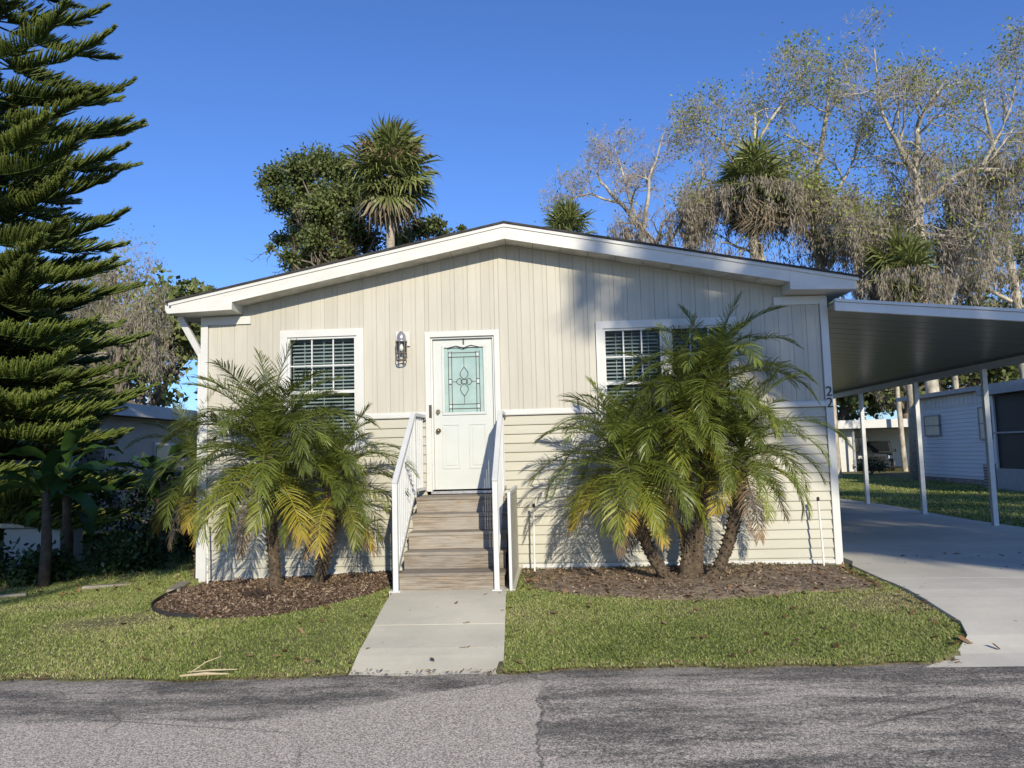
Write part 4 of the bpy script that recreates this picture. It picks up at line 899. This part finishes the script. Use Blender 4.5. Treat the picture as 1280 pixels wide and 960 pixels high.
bl = [(*shade_pt(x, z, -17), a, 1.2, b) for (x, z, a, b) in ((11.5, 4.2, 1.8, 1.2), (13.5, 2.6, 1.8, 1.2), (11.2, 1.6, 1.5, .9), (14.5, 5.2, 2, 1.2), (16.5, 3.4, 2, 1.6), (18.5, 4.6, 2, 1.5), (13, 6.4, 1.8, 1))]
shade_tree((24.5, -18, 0), bl, 'second broad oak across the road further along', 13000, rs)

bl = [(*shade_pt(x, z, -18, 11.5), a, 1.0, b) for (x, z, a, b) in ((-6.0, .7, .6, .5), (-6.9, 1.0, .7, .45), (-7.7, .5, .9, .45), (-8.8, .9, 1.0, .5), (-9.7, .5, 1.0, .5), (-10.9, .8, 1.2, .6), (-6.1, 1.5, .45, .35), (-12.5, .8, 1.5, .7), (-14, 1.0, 1.6, .8))]
shade_tree((-1.6, -19, 0), bl, 'third broad oak across the road opposite the tiered pines', 9000, rs)

# ------------------------------------------------------------------ neighbours
nb_ = thing('neighbour_home', (19.5, 27, .1), 'pale blue white lap sided home beyond the carport posts', 'house')
NX = 15.6
m = MB(); m.box(NX + .06, 23.5, 18.5, 34.6, .3, 3.55); m.build('wall', M['nbr_wall'], nb_)
m = MB(); z = .42
while z < 3.1:
    m.prism([(NX + .055, z + .155), (NX + .0, z + .005), (NX + .0, z), (NX + .055, z)], 'y', 26.3, 34.62) if 0 else None
    n_ = len(m.v); m.v += [(NX + .055, 26.3, z + .155), (NX + .03, 26.3, z + .004), (NX + .055, 26.3, z), (NX + .055, 34.62, z + .155), (NX + .03, 34.62, z + .004), (NX + .055, 34.62, z)]
    m.f += [(n_, n_ + 1, n_ + 4, n_ + 3), (n_ + 1, n_ + 2, n_ + 5, n_ + 4), (n_, n_ + 2, n_ + 1), (n_ + 3, n_ + 4, n_ + 5)]; z += .155
tag(m.build('lap_siding', M['nbr_wall'], nb_), kind='stuff')
for k in range(27): MB().box(NX + .01, NX + .054, 26.3 + k * .31, 26.3 + k * .31 + .29, 3.12, 3.52).build('upper_panel', M['nbr_wall'], nb_)
MB().box(NX - .3, 23.9, 18.2, 34.95, 3.56, 3.66).build('roof', M['nbr_wall'], nb_); MB().box(NX - .34, NX - .301, 18.2, 34.95, 3.53, 3.70).build('eave_fascia', M['grey'], nb_)
for k in range(28):
    for r_ in range(2):
        y = 26.3 + k * .30 + r_ * .15; MB().box(NX + .06, NX + .2, y, min(y + .288, 34.6), -.1 + r_ * .195, .09 + r_ * .195).build('skirt_block', M['brick'], nb_)
for (ya, yb, za, zb_) in ((31.9, 33.2, 1.96, 2.83), (28.3, 29.06, 1.75, 2.96)):
    q = MB()
    for e in ((ya, yb, zb_ - .06, zb_), (ya, yb, za, za + .06), (ya, ya + .06, za + .06, zb_ - .06), (yb - .06, yb, za + .06, zb_ - .06), (ya, yb, (za + zb_) / 2 - .02, (za + zb_) / 2 + .02)): q.box(NX - .03, NX + .03, e[0], e[1], e[2], e[3])
    wn = q.build('window', M['grey'], nb_); MB().box(NX - .012, NX - .006, ya + .05, yb - .05, za + .05, zb_ - .05).build('pane', M['shade_cloth'], wn)
# screened porch on its near side
pr = thing('screened_porch', (15.2, 22, .1), 'dark screened porch with grey knee wall on the pale neighbouring home', 'porch')
MB().box(14.5, 14.62, 18.3, 26.2, -.05, .82).build('knee_wall', M['grey'], pr); MB().box(14.56, 14.58, 18.3, 26.15, .82, 3.2).build('screen', M['screen'], pr); MB().box(14.6, 15.55, 26.1, 26.14, .0, 3.2).build('screen', M['screen'], pr)
for y in (18.35, 20.3, 22.25, 24.2, 26.14): MB().box(14.5, 14.60, y - .05, y + .05, .82, 3.21).build('post', M['white_metal'], pr)
MB().box(14.49, 14.555, 18.3, 26.2, 1.95, 2.0).build('rail', M['grey'], pr)
MB().box(14.2, 15.25, 18.1, 26.5, 3.22, 3.42).build('roof_edge', M['grey'], pr)
ac = thing('cooling_unit', (15.0, 26.9, .05), 'grey boxy cooling unit against the pale neighbouring home', 'cooling unit')
MB().box(14.62, 15.45, 26.45, 27.2, .08, .95).build('cabinet', M['grey'], ac, bevel=.02); MB().box(14.5, 15.55, 26.35, 27.3, .0, .08).build('pad', M['stone'], ac)
for k in range(7): MB().box(14.60, 14.619, 26.5, 27.15, .2 + k * .1, .24 + k * .1).build('louvre', M['black'], ac)

fh = thing('far_home', (18, 52, .1), 'distant white home with flat carport roof over a parked car', 'house')
MB().box(11.5, 17.7, 46.6, 58, .1, 2.7).build('wall', M['white'], fh); MB().box(17.71, 26, 54, 58, .1, 2.7).build('wall', M['white'], fh)
MB().box(11, 26.4, 45.6, 58.4, 2.72, 3.0).build('roof', M['white_metal'], fh); MB().box(10.9, 26.5, 45.5, 45.59, 2.62, 3.1).build('fascia', M['white'], fh)
for x in (11.4, 14.4, 17.5, 20.8, 24): MB().box(x - .06, x + .06, 45.9, 46.02, .1, 2.72).build('post', M['grey'], fh)
for x in (12.3, 14.6, 20.5):
    y = 46.6 if x < 17 else 54; q = MB().box(x, x + 1.1, y - .04, y - .001, 1.1, 2.2).build('window', M['grey'], fh); MB().box(x + .08, x + 1.02, y - .06, y - .041, 1.18, 2.12).build('pane', M['carglass'], q)

# parked sport-utility car, seen from its front corner
car = thing('parked_car', (19.55, 47.9, .12), 'dark grey upright family car under the distant white carport roof', 'car')
def carpart(name, m_, mat, parent=car, **kw): return m_.build(name, mat, parent, True, **kw)
prof = [(-2.3, .35), (-2.32, .75), (-2.2, .98), (-1.25, 1.08), (-.55, 1.10), (2.15, 1.12), (2.28, .9), (2.3, .35)]
carpart('body', MB().prism(prof, 'x', -.93, .93), M['car'], bevel=.06)
cab = [(-1.25, 1.085), (-.45, 1.70), (1.75, 1.74), (2.15, 1.105)]
mb = MB(); k = 4
mb.v = [(-.90, *cab[0]), (-.74, *cab[1]), (-.74, *cab[2]), (-.90, *cab[3]), (.90, *cab[0]), (.74, *cab[1]), (.74, *cab[2]), (.90, *cab[3])]; mb.f = [(3, 2, 1, 0), (4, 5, 6, 7), (0, 1, 5, 4), (1, 2, 6, 5), (2, 3, 7, 6), (3, 0, 4, 7)]
carpart('cabin', mb, M['car'], bevel=.05)
mb = MB(); mb.v = [(-.78, -1.19, 1.15), (.78, -1.19, 1.15), (.66, -.52, 1.66), (-.66, -.52, 1.66)]; mb.v = [(x, y - .03, z + .02) for x, y, z in mb.v]; mb.f = [(0, 1, 2, 3)]; carpart('windscreen', mb, M['carglass'])
for s in (-1, 1):
    for ya, yb in ((-.55, .5), (.58, 1.65)):
        mb = MB(); mb.v = [(s * .905, ya - (.35 if ya < 0 else 0), 1.16), (s * .905, yb + (.2 if yb > 1 else 0), 1.16), (s * .775, yb, 1.62), (s * .775, ya + (.1 if ya < 0 else 0), 1.62)]; mb.f = [(0, 1, 2, 3)]; carpart('side_window', mb, M['carglass'])
    carpart('headlight', MB().box(s * .9 - .22 if s > 0 else -.9, .9 if s > 0 else -.68, -2.36, -2.28, .72, .90), M['lampglass'], bevel=.02)
    carpart('mirror', MB().box(s * .93 if s > 0 else -1.1, 1.1 if s > 0 else -.93, -.85, -.72, 1.08, 1.25), M['car'], bevel=.02)
    for y in (-1.4, 1.4):
        wh = carpart('wheel', MB().tube([(s * .76, y, .34), (s * .95, y, .34)], .34, 20), M['tyre']); q = MB().tube([(s * .951, y, .34), (s * .965, y, .34)], .21, 16).build('rim', M['silver'], wh, True)
carpart('grille', MB().box(-.55, .55, -2.35, -2.30, .55, .85), M['black']); carpart('bumper', MB().box(-.92, .92, -2.42, -2.3, .36, .56), M['car'], bevel=.03)
car.rotation_euler = (0, 0, R(-24))

# neighbour on the pine side, in shade
ln = thing('shaded_home', (-14.5, 20, 0), 'beige home with pale roof edge half hidden behind the pines', 'house')
MB().box(-18.5, -11.35, 13, 27.5, 0, 2.95).build('wall', M['nbr_beige'], ln); MB().box(-18.9, -10.95, 12.6, 27.9, 2.97, 3.22).build('roof', M['grey'], ln); MB().box(-10.949, -10.90, 12.6, 27.9, 2.95, 3.28).build('fascia', M['white'], ln); MB().box(-18.9, -10.9, 12.55, 12.599, 2.95, 3.28).build('fascia', M['white'], ln)
for ya in (14.2, 17.8, 21.4):
    q = MB().box(-11.35, -11.30, ya, ya + 1.2, 1.2, 2.3).build('window', M['white'], ln); MB().box(-11.299, -11.285, ya + .08, ya + 1.12, 1.28, 2.22).build('pane', M['carglass'], q)
MB().box(-15.6, -14.6, 12.955, 12.999, .1, 2.15).build('door', M['white'], ln)
q = MB().box(-13.6, -12.2, 12.95, 12.999, 1.1, 2.3).build('window', M['white'], ln); MB().box(-13.5, -12.3, 12.93, 12.949, 1.2, 2.2).build('pane', M['carglass'], q)
sb = thing('storage_box', (-9.5, 12.0, 0), 'white lidded storage box in the shade under the pines', 'box')
MB().box(-9.35, -8.35, 12.75, 13.4, .03, .68).build('bin', M['white'], sb, bevel=.03); MB().box(-9.4, -8.3, 12.7, 13.45, .69, .78).build('lid', M['pvc'], sb, bevel=.03)

# understorey: banana plants, shrubs, slender trunks
def banana_leaf(rs, L=1.5, W=.42, e0=60, bend=95):
    ns = 14; s = np.linspace(0, 1, ns + 1); ang = np.radians(e0 - bend * s); x = np.concatenate([[0], np.cumsum(np.cos(ang[:-1]))]) * L / ns; z = np.concatenate([[0], np.cumsum(np.sin(ang[:-1]))]) * L / ns
    P = np.stack([x, 0 * x, z], -1); wd = W / 2 * np.interp(s, [0, .18, .25, .5, .85, 1], [.03, .04, .7, 1, .75, .02]); V, F, T = [], [], []
    for i in range(ns + 1):
        j = rs.normal() * .03; V += [P[i] + [0, -wd[i], wd[i] * .35 + j], P[i], P[i] + [0, wd[i], wd[i] * .35 - j]]; T += [.5 + rs.normal() * .15, .8, .5 + rs.normal() * .15]
    for i in range(ns): a = 3 * i; F += [(a, a + 1, a + 4, a + 3), (a + 1, a + 2, a + 5, a + 4)]
    return npmesh('leaf', np.array(V), [np.array(F)], M['banana'], np.clip(T, 0, 1), True)
rs = np.random.default_rng(77); BN = [banana_leaf(rs, 1.5 * rs.uniform(.8, 1.1), .42, rs.uniform(50, 75), rs.uniform(70, 120)) for _ in range(4)]
for (x, y, h, lab) in ((-7.0, 13.4, 1.5, 'broad leaved banana plant in shade behind the corner palm'), (-8.0, 12.4, 1.0, 'short banana plant among the taller bare stems'), (-6.6, 15.2, 1.9, 'taller banana plant beside the home\'s side wall'), (-10.2, 11.2, .8, 'banana plant at the outer end of the shaded bed'), (-7.3, 10.8, 1.35, 'banana plant with bare brown stem nearest the pale border stones'), (-7.62, 11.75, 1.6, 'banana plant with bare brown stem behind the border stones'), (-6.35, 12.3, 1.45, 'banana plant with bare stem close to the corner palm')):
    t = thing('banana_plant', (x, y, float(gz(x, y))), lab, 'plant', 'banana plants in the shade')
    MB().tube([(0, 0, -.1), (.03, 0, h * .5), (0, 0, h)], [.085, .07, .05], 9).build('stem', M['dark_trunk'], t, True, True)
    for k in range(9):
        o = link('leaf', BN[k % 4], t, True); o.location = (0, 0, h - .03 * k); o.scale = (rs.uniform(.62, .85),) * 3; o.rotation_euler = (rs.normal() * .2, R(rs.normal() * 12 + 2 * k), k * 2.4 + rs.normal() * .3)
def shrub(x, y, r_, h, n, lab, rs, grp='shrubs in the shaded bed'):
    t = thing('shrub', (x, y, float(gz(x, y))), lab, 'shrub', grp); out = newout(); spec = dict(seg=.25, wander=.2, up=.08, kids=(3, 3), ang=(25, 60), ratio=(.5, .7), rmin=.006)
    for k in range(6):
        a = k * 1.05 + rs.random(); limb(rs, out, (0, 0, -.03), unit(np.array([math.cos(a) * r_, math.sin(a) * r_, h])), h * .75, .037, 0, 2, spec)
    lv = tip_leaves(rs, out['tips'], max(1, n // len(out['tips'])), .14, .12, .055, .1); add_tree(out, t, M['bark'], M['bark'], M['shrub'], lv, None, rs, True)
for i, (x, y, r_, h, lab) in enumerate(((-5.9, 14.0, .9, 1.7, 'dense dark shrub beside the side wall of the home'), (-7.4, 15.5, 1.2, 2.2, 'tall dark shrub behind the banana plants'), (-9.0, 16.0, 1.4, 2.4, 'large dark shrub in front of the shaded home'), (-6.6, 11.9, .5, .6, 'low shrub at the foot of the bare banana stems'),
        (-8.6, 11.0, .5, .55, 'low leafy shrub on the edge of the shaded bed'), (-7.6, 11.2, .4, .45, 'small round shrub beside the pale border stone'), (-6.0, 17.5, 1.3, 2.6, 'tall shrub screening the gap behind the home'), (-10.2, 10.3, .6, .6, 'low shrub at the far end of the border'))):
    shrub(x, y, r_, h * .8, 1900, lab, rs)
for (x, y, lab) in ((16.4, 41, 'low shrub before the distant parked car'), (20.9, 42.5, 'shrub at the foot of the tall straight trunk'), (14.6, 43.5, 'rounded shrub by the far white wall')): shrub(x, y, .9, .9, 1200, lab, rs, 'shrubs before the far home')
# ------------------------------------------------------------------ planting beds and lawn
LB = np.array([(-4.74, 10.36), (-4.80, 9.7), (-4.72, 9.0), (-4.50, 8.45), (-4.0, 8.0), (-3.26, 7.82), (-2.75, 8.0), (-2.35, 8.45), (-2.02, 9.0), (-1.90, 9.6), (-1.88, 10.36)])
RBd = np.array([(-.44, 10.36), (-.42, 8.9), (.1, 8.35), (.7, 8.25), (1.3, 8.12), (2.0, 8.2), (2.6, 8.42), (3.1, 8.3), (3.56, 8.5), (3.6, 10.36)])
def smoothpoly(P, it=2):
    for _ in range(it):
        Q = [P[0]]
        for a, b in zip(P[:-1], P[1:]): Q += [a * .75 + b * .25, a * .25 + b * .75]
        Q.append(P[-1]); P = np.array(Q)
    return P
LBs, RBs = smoothpoly(LB), smoothpoly(RBd)
def inside(P, x, y):
    x = np.asarray(x, float); y = np.asarray(y, float); c = np.zeros(x.shape, bool); n = len(P)
    for i in range(n):
        (x1, y1), (x2, y2) = P[i], P[(i + 1) % n]; cond = ((y1 > y) != (y2 > y)) & (x < (x2 - x1) * (y - y1) / (y2 - y1 + 1e-12) + x1); c ^= cond
    return c
def bed(P, name, hump, mt=M['mulch']):
    c = P.mean(0); rings = np.linspace(1, 0, 14); V = []
    for f in rings:
        q = c + (P - c) * f; z = gz(q[:, 0], q[:, 1]) + .014 + hump * (1 - f ** 2) + .012 * np.sin(q[:, 0] * 13) * np.sin(q[:, 1] * 11); V.append(np.stack([q[:, 0], q[:, 1], z], -1))
    V[0][:, 2] -= .03; n = len(P); F = []
    for r_ in range(13):
        for i in range(n): j = (i + 1) % n; F.append((r_ * n + i, r_ * n + j, (r_ + 1) * n + j, (r_ + 1) * n + i))
    tag(link(name, npmesh(name, np.concatenate(V), [np.array(F)], mt, smooth=True)), kind='structure')
bed(LBs, 'mulch_bed', .05); bed(RBs, 'mulch_bed', .03, M['dirt'])
def bedz(P, x, y, hump): return gz(x, y) + .016 + hump * .6
def flats(rs, x, y, z, L, W, tint, tilt=.35, mat=None, name='chips'):
    n = len(x); C = np.stack([x, y, z], -1); a = rs.uniform(0, 6.28, n); D = np.stack([np.cos(a), np.sin(a), rs.normal(size=n) * tilt], -1); s = np.stack([-np.sin(a), np.cos(a), rs.normal(size=n) * tilt], -1)
    l = (L * rs.uniform(.5, 1.5, n))[:, None] / 2; w_ = (W * rs.uniform(.5, 1.4, n))[:, None] / 2
    V = np.stack([C - D * l - s * w_ * .6, C - D * l * .2 + s * w_, C + D * l + s * w_ * .3, C + D * l * .4 - s * w_], 1).reshape(-1, 3); i = np.arange(n)[:, None] * 4 + np.arange(4)[None]
    return npmesh(name, V, [i], mat, np.repeat(tint, 4))
rs = np.random.default_rng(88)
def scatter_in(P, n):
    lo, hi = P.min(0), P.max(0); x = rs.uniform(lo[0], hi[0], n * 2); y = rs.uniform(lo[1], hi[1], n * 2); k = inside(P, x, y); return x[k][:n], y[k][:n]
def dist_f(P, x, y):
    c = P.mean(0); d = np.stack([x, y], -1) - c; a = np.arctan2(d[:, 1], d[:, 0]); pa = np.arctan2(P[:, 1] - c[1], P[:, 0] - c[0]); pr_ = np.linalg.norm(P - c, axis=1); o_ = np.argsort(pa)
    return np.clip(np.linalg.norm(d, axis=1) / np.interp(a, pa[o_], pr_[o_], period=2 * np.pi), 0, 1)
for P, hump, n in ((LBs, .05, 22000), (RBs, .03, 4500)):
    x, y = scatter_in(P, n); f = dist_f(P, x, y); z = gz(x, y) + .016 + hump * (1 - f ** 2) + .012 * np.sin(x * 13) * np.sin(y * 11) + rs.random(len(x)) * .012
    tag(link('bark_chips', flats(rs, x, y, z, .045, .016, np.clip(rs.random(len(x)) ** 1.6, 0, 1), .4, M['chips'], 'bark_chips')), 'brown bark chips covering the bed ' + ('round the steps-side palm pair' if P is LBs else 'under the palm cluster'), 'mulch', kind='stuff')
# edging strip of the left bed
eg = MB(); e = LBs[(LBs[:, 1] < 9.9) & (LBs[:, 0] < -3.6)]
for a, b in zip(e[:-1], e[1:]): eg.bar((a[0], a[1], float(gz(*a)) + .03), (b[0], b[1], float(gz(*b)) + .03), .014, .06)
tag(eg.build('bed_edging', M['edging']), 'dark curved edging strip round the mulched bed by the steps', 'edging')
tag(MB().bar((-4.82, 9.62, .10), (-4.98, 10.25, .10), .16, .10).build('border_stone', M['stone'], bevel=.015), 'pale stone at the downspout end of the bed edging', 'stone')
for x, y, a, L_, lab in ((-6.15, 10.42, .28, .30, 'thin pale border stone nearer the downspout corner'), (-7.25, 9.98, .4, .24, 'thin pale border stone further along the shaded bed edge')):
    o = MB().box(-L_, L_, -.05, .05, 0, .05).build('border_stone', M['stone'], bevel=.015); o.location = (x, y, float(gz(x, y))); o.rotation_euler = (0, 0, a); tag(o, lab, 'stone')
# dead root clump in the left bed
rt = MB(); rr_ = random.Random(3)
for k in range(16):
    a = rr_.random() * 6.28; l = rr_.uniform(.06, .17); p = (-3.38 + rr_.uniform(-.16, .16), 8.72 + rr_.uniform(-.08, .08)); z = float(gz(*p)) + .04
    rt.tube([(p[0], p[1], z), (p[0] + math.cos(a) * l * .5, p[1] + math.sin(a) * l * .4, z + rr_.uniform(.03, .11)), (p[0] + math.cos(a) * l, p[1] + math.sin(a) * l * .8, z + rr_.uniform(-.01, .08))], [.03, .022, .008], 6)
tag(rt.build('dead_root', M['root']), 'dark broken clump of dead root lying in the mulch', 'root')

# grass
def lawn_ok(x, y):
    ok = y > road_edge(x) - .03
    ok &= ~((x > wl(6.3) - .12 * np.clip((y - 6.3) / 2.3, 0, 1) + .0) & (x < -.448 - .11 * np.clip((y - 6.3) / 2.32, 0, 1)) & (y < 8.7))
    ok &= ~((x > -1.9) & (x < -.44) & (y > 8.6) & (y < 10.5))
    dlv = np.interp(y, [6.2, 6.45, 6.8, 7.2, 7.7, 8.9, 10.4, 40], [2.6, 3.02, 3.42, 3.62, 3.60, 3.62, 3.74, 3.86]); ok &= ~((x > dlv - .01) & (x < 8.15) & (y < 24))
    ok &= ~((x > XL - .02) & (x < XR + .1) & (y > 10.36) & (y < 26))
    return ok
def vnoise(x, y, f, seed):
    r_ = np.random.default_rng(seed); out = 0
    for k in range(6): a = r_.uniform(0, 6.28); out = out + np.sin((x * math.cos(a) + y * math.sin(a)) * f * r_.uniform(.6, 1.6) + r_.uniform(0, 6.28))
    return out / 6
def grass(name, x0, x1, y0, y1, n, L, label, wmul=1., seed=1, sparse=True):
    r_ = np.random.default_rng(seed); x = r_.uniform(x0, x1, n); y = r_.uniform(y0, y1, n); ok = lawn_ok(x, y); inb = inside(LBs, x, y); inr = inside(RBs, x, y)
    ok &= ~inb | (r_.random(n) < .004); ok &= ~inr | (r_.random(n) < np.clip(.12 + 1.1 * (vnoise(x, y, 3, 9) - .05) + .8 * (8.6 - y), .03, .6))
    bare = np.exp(-(((x + 4.7) / .75) ** 2 + ((y - 8.05) / .28) ** 2)) + .8 * np.exp(-(((x + 5.9) / .9) ** 2 + ((y - 9.1) / .3) ** 2)) + .55 * np.clip(vnoise(x, y, 2.2, 5) - .25, 0, 1) + .9 * np.exp(-((y - 8.0) / .42) ** 2) * (x > -.5) * (x < 3.7) * np.clip(.45 + 1.3 * vnoise(x, y, 3.2, 21), 0, 1) + .75 * np.exp(-((y - road_edge(x)) / .09) ** 2) * (.5 + vnoise(x, y, 3, 8))
    ok &= r_.random(n) > bare * .75
    x, y, bare = x[ok], y[ok], bare[ok]; n = len(x); z = gz(x, y) + .008
    a = r_.uniform(0, 6.28, n); ln = L * r_.uniform(.45, 1.3, n) * (1 + .35 * vnoise(x, y, 3, 3)) * (1 - .45 * np.clip(bare, 0, 1)); lean = r_.uniform(.2, 1.0, n); d = np.stack([np.cos(a) * lean, np.sin(a) * lean, np.ones(n)], -1); d = unit(d)
    sd = np.stack([-np.sin(a + r_.normal(size=n)), np.cos(a + r_.normal(size=n)), np.zeros(n)], -1) * (.0032 * wmul * r_.uniform(.7, 1.4, n))[:, None]; b = np.stack([x, y, z], -1); md = b + d * (ln * .55)[:, None]; tp = md + unit(d + np.stack([np.cos(a), np.sin(a), -.5 * np.ones(n)], -1) * .9) * (ln * .5)[:, None]
    V = np.stack([b - sd, b + sd, md + sd * .8, md - sd * .8, tp], 1).reshape(-1, 3); i = np.arange(n) * 5
    t = np.clip(.30 + .26 * vnoise(x, y, 1.6, 4) + .14 * vnoise(x, y, 9, 14) + .19 * r_.normal(size=n) + .5 * np.clip(bare, 0, 1) + .5 * (r_.random(n) < .17), 0, 1); T = np.stack([t * .6, t * .6, t, t, np.clip(t + .1, 0, 1)], 1).ravel()
    tag(link(name, npmesh(name, V, [np.stack([i, i + 1, i + 2, i + 3], -1), np.stack([i + 3, i + 2, i + 4], -1)], M['grass'], T)), label, 'grass', kind='stuff')
grass('lawn_grass', -7.6, -1.3, 6.1, 11.2, 235000, .038, 'sunlit lawn between the road and the mulched bed', 1, 1)
grass('lawn_grass', -.6, 3.8, 6.3, 9.9, 170000, .038, 'thick lawn strip between the road and the palm cluster', 1, 2)
grass('lawn_grass', 8.1, 15.6, 12, 45, 90000, .08, 'shaded lawn beyond the carport posts', 3, 3)
grass('lawn_grass', -11.5, -4.9, 10.8, 18, 35000, .07, 'dim grass under the tiered pines', 2, 4)
# fallen leaves, dry bits
rs = np.random.default_rng(99)
x = np.concatenate([rs.uniform(3.7, 6.5, 70), rs.uniform(-4.5, 3.6, 130), rs.normal(3.45, .12, 30), rs.uniform(-.4, 3.6, 260), rs.uniform(-8, -5, 120)]); y = np.concatenate([rs.uniform(6.9, 11, 70), rs.uniform(6.45, 8.5, 130), rs.uniform(6.6, 8.8, 30), rs.uniform(8.4, 10.2, 260), rs.uniform(9.8, 12, 120)])
z = gz(x, y) + np.where((x > 3.62) & (x < 8), .038, .045); tag(link('fallen_leaves', flats(rs, x, y, z, .07, .04, rs.random(len(x)), .3, M['litter'], 'fallen_leaves')), 'scattered dry brown leaves on lawn, bed and driveway', 'leaves', kind='stuff')
x = rs.uniform(-4.6, 3.2, 700); y = road_edge(x) + rs.normal(size=700) * .035 - .01; z = np.where(y > road_edge(x), gz(x, y) + .02, .012); tag(link('verge_debris', flats(rs, x, y, z, .04, .012, rs.random(700), .2, M['litter'], 'verge_debris')), 'thin line of dry straw along the road edge', 'debris', kind='stuff')
fr = MB(); y0 = float(road_edge(-2.9)) + .03
fr.tube([(-3.05, y0 - .02, .03), (-2.85, y0, .04), (-2.66, y0 + .02, .03)], [.008, .014, .004], 6)
fr.tube([(-3.02, y0 + .05, .04), (-2.8, y0 + .03, .06), (-2.62, y0 + .08, .05)], [.004, .008, .003], 5)
fr.tube([(-2.98, y0 + .02, .045), (-2.9, y0 + .12, .10), (-2.80, y0 + .17, .13), (-2.82, y0 + .22, .17)], [.006, .005, .004, .002], 5)
tag(fr.build('dry_frond', M['frond_d'] if 0 else plain('straw', (.46, .38, .24), .9)), 'pale dried palm sheath lying on the lawn edge by the road', 'dry frond')
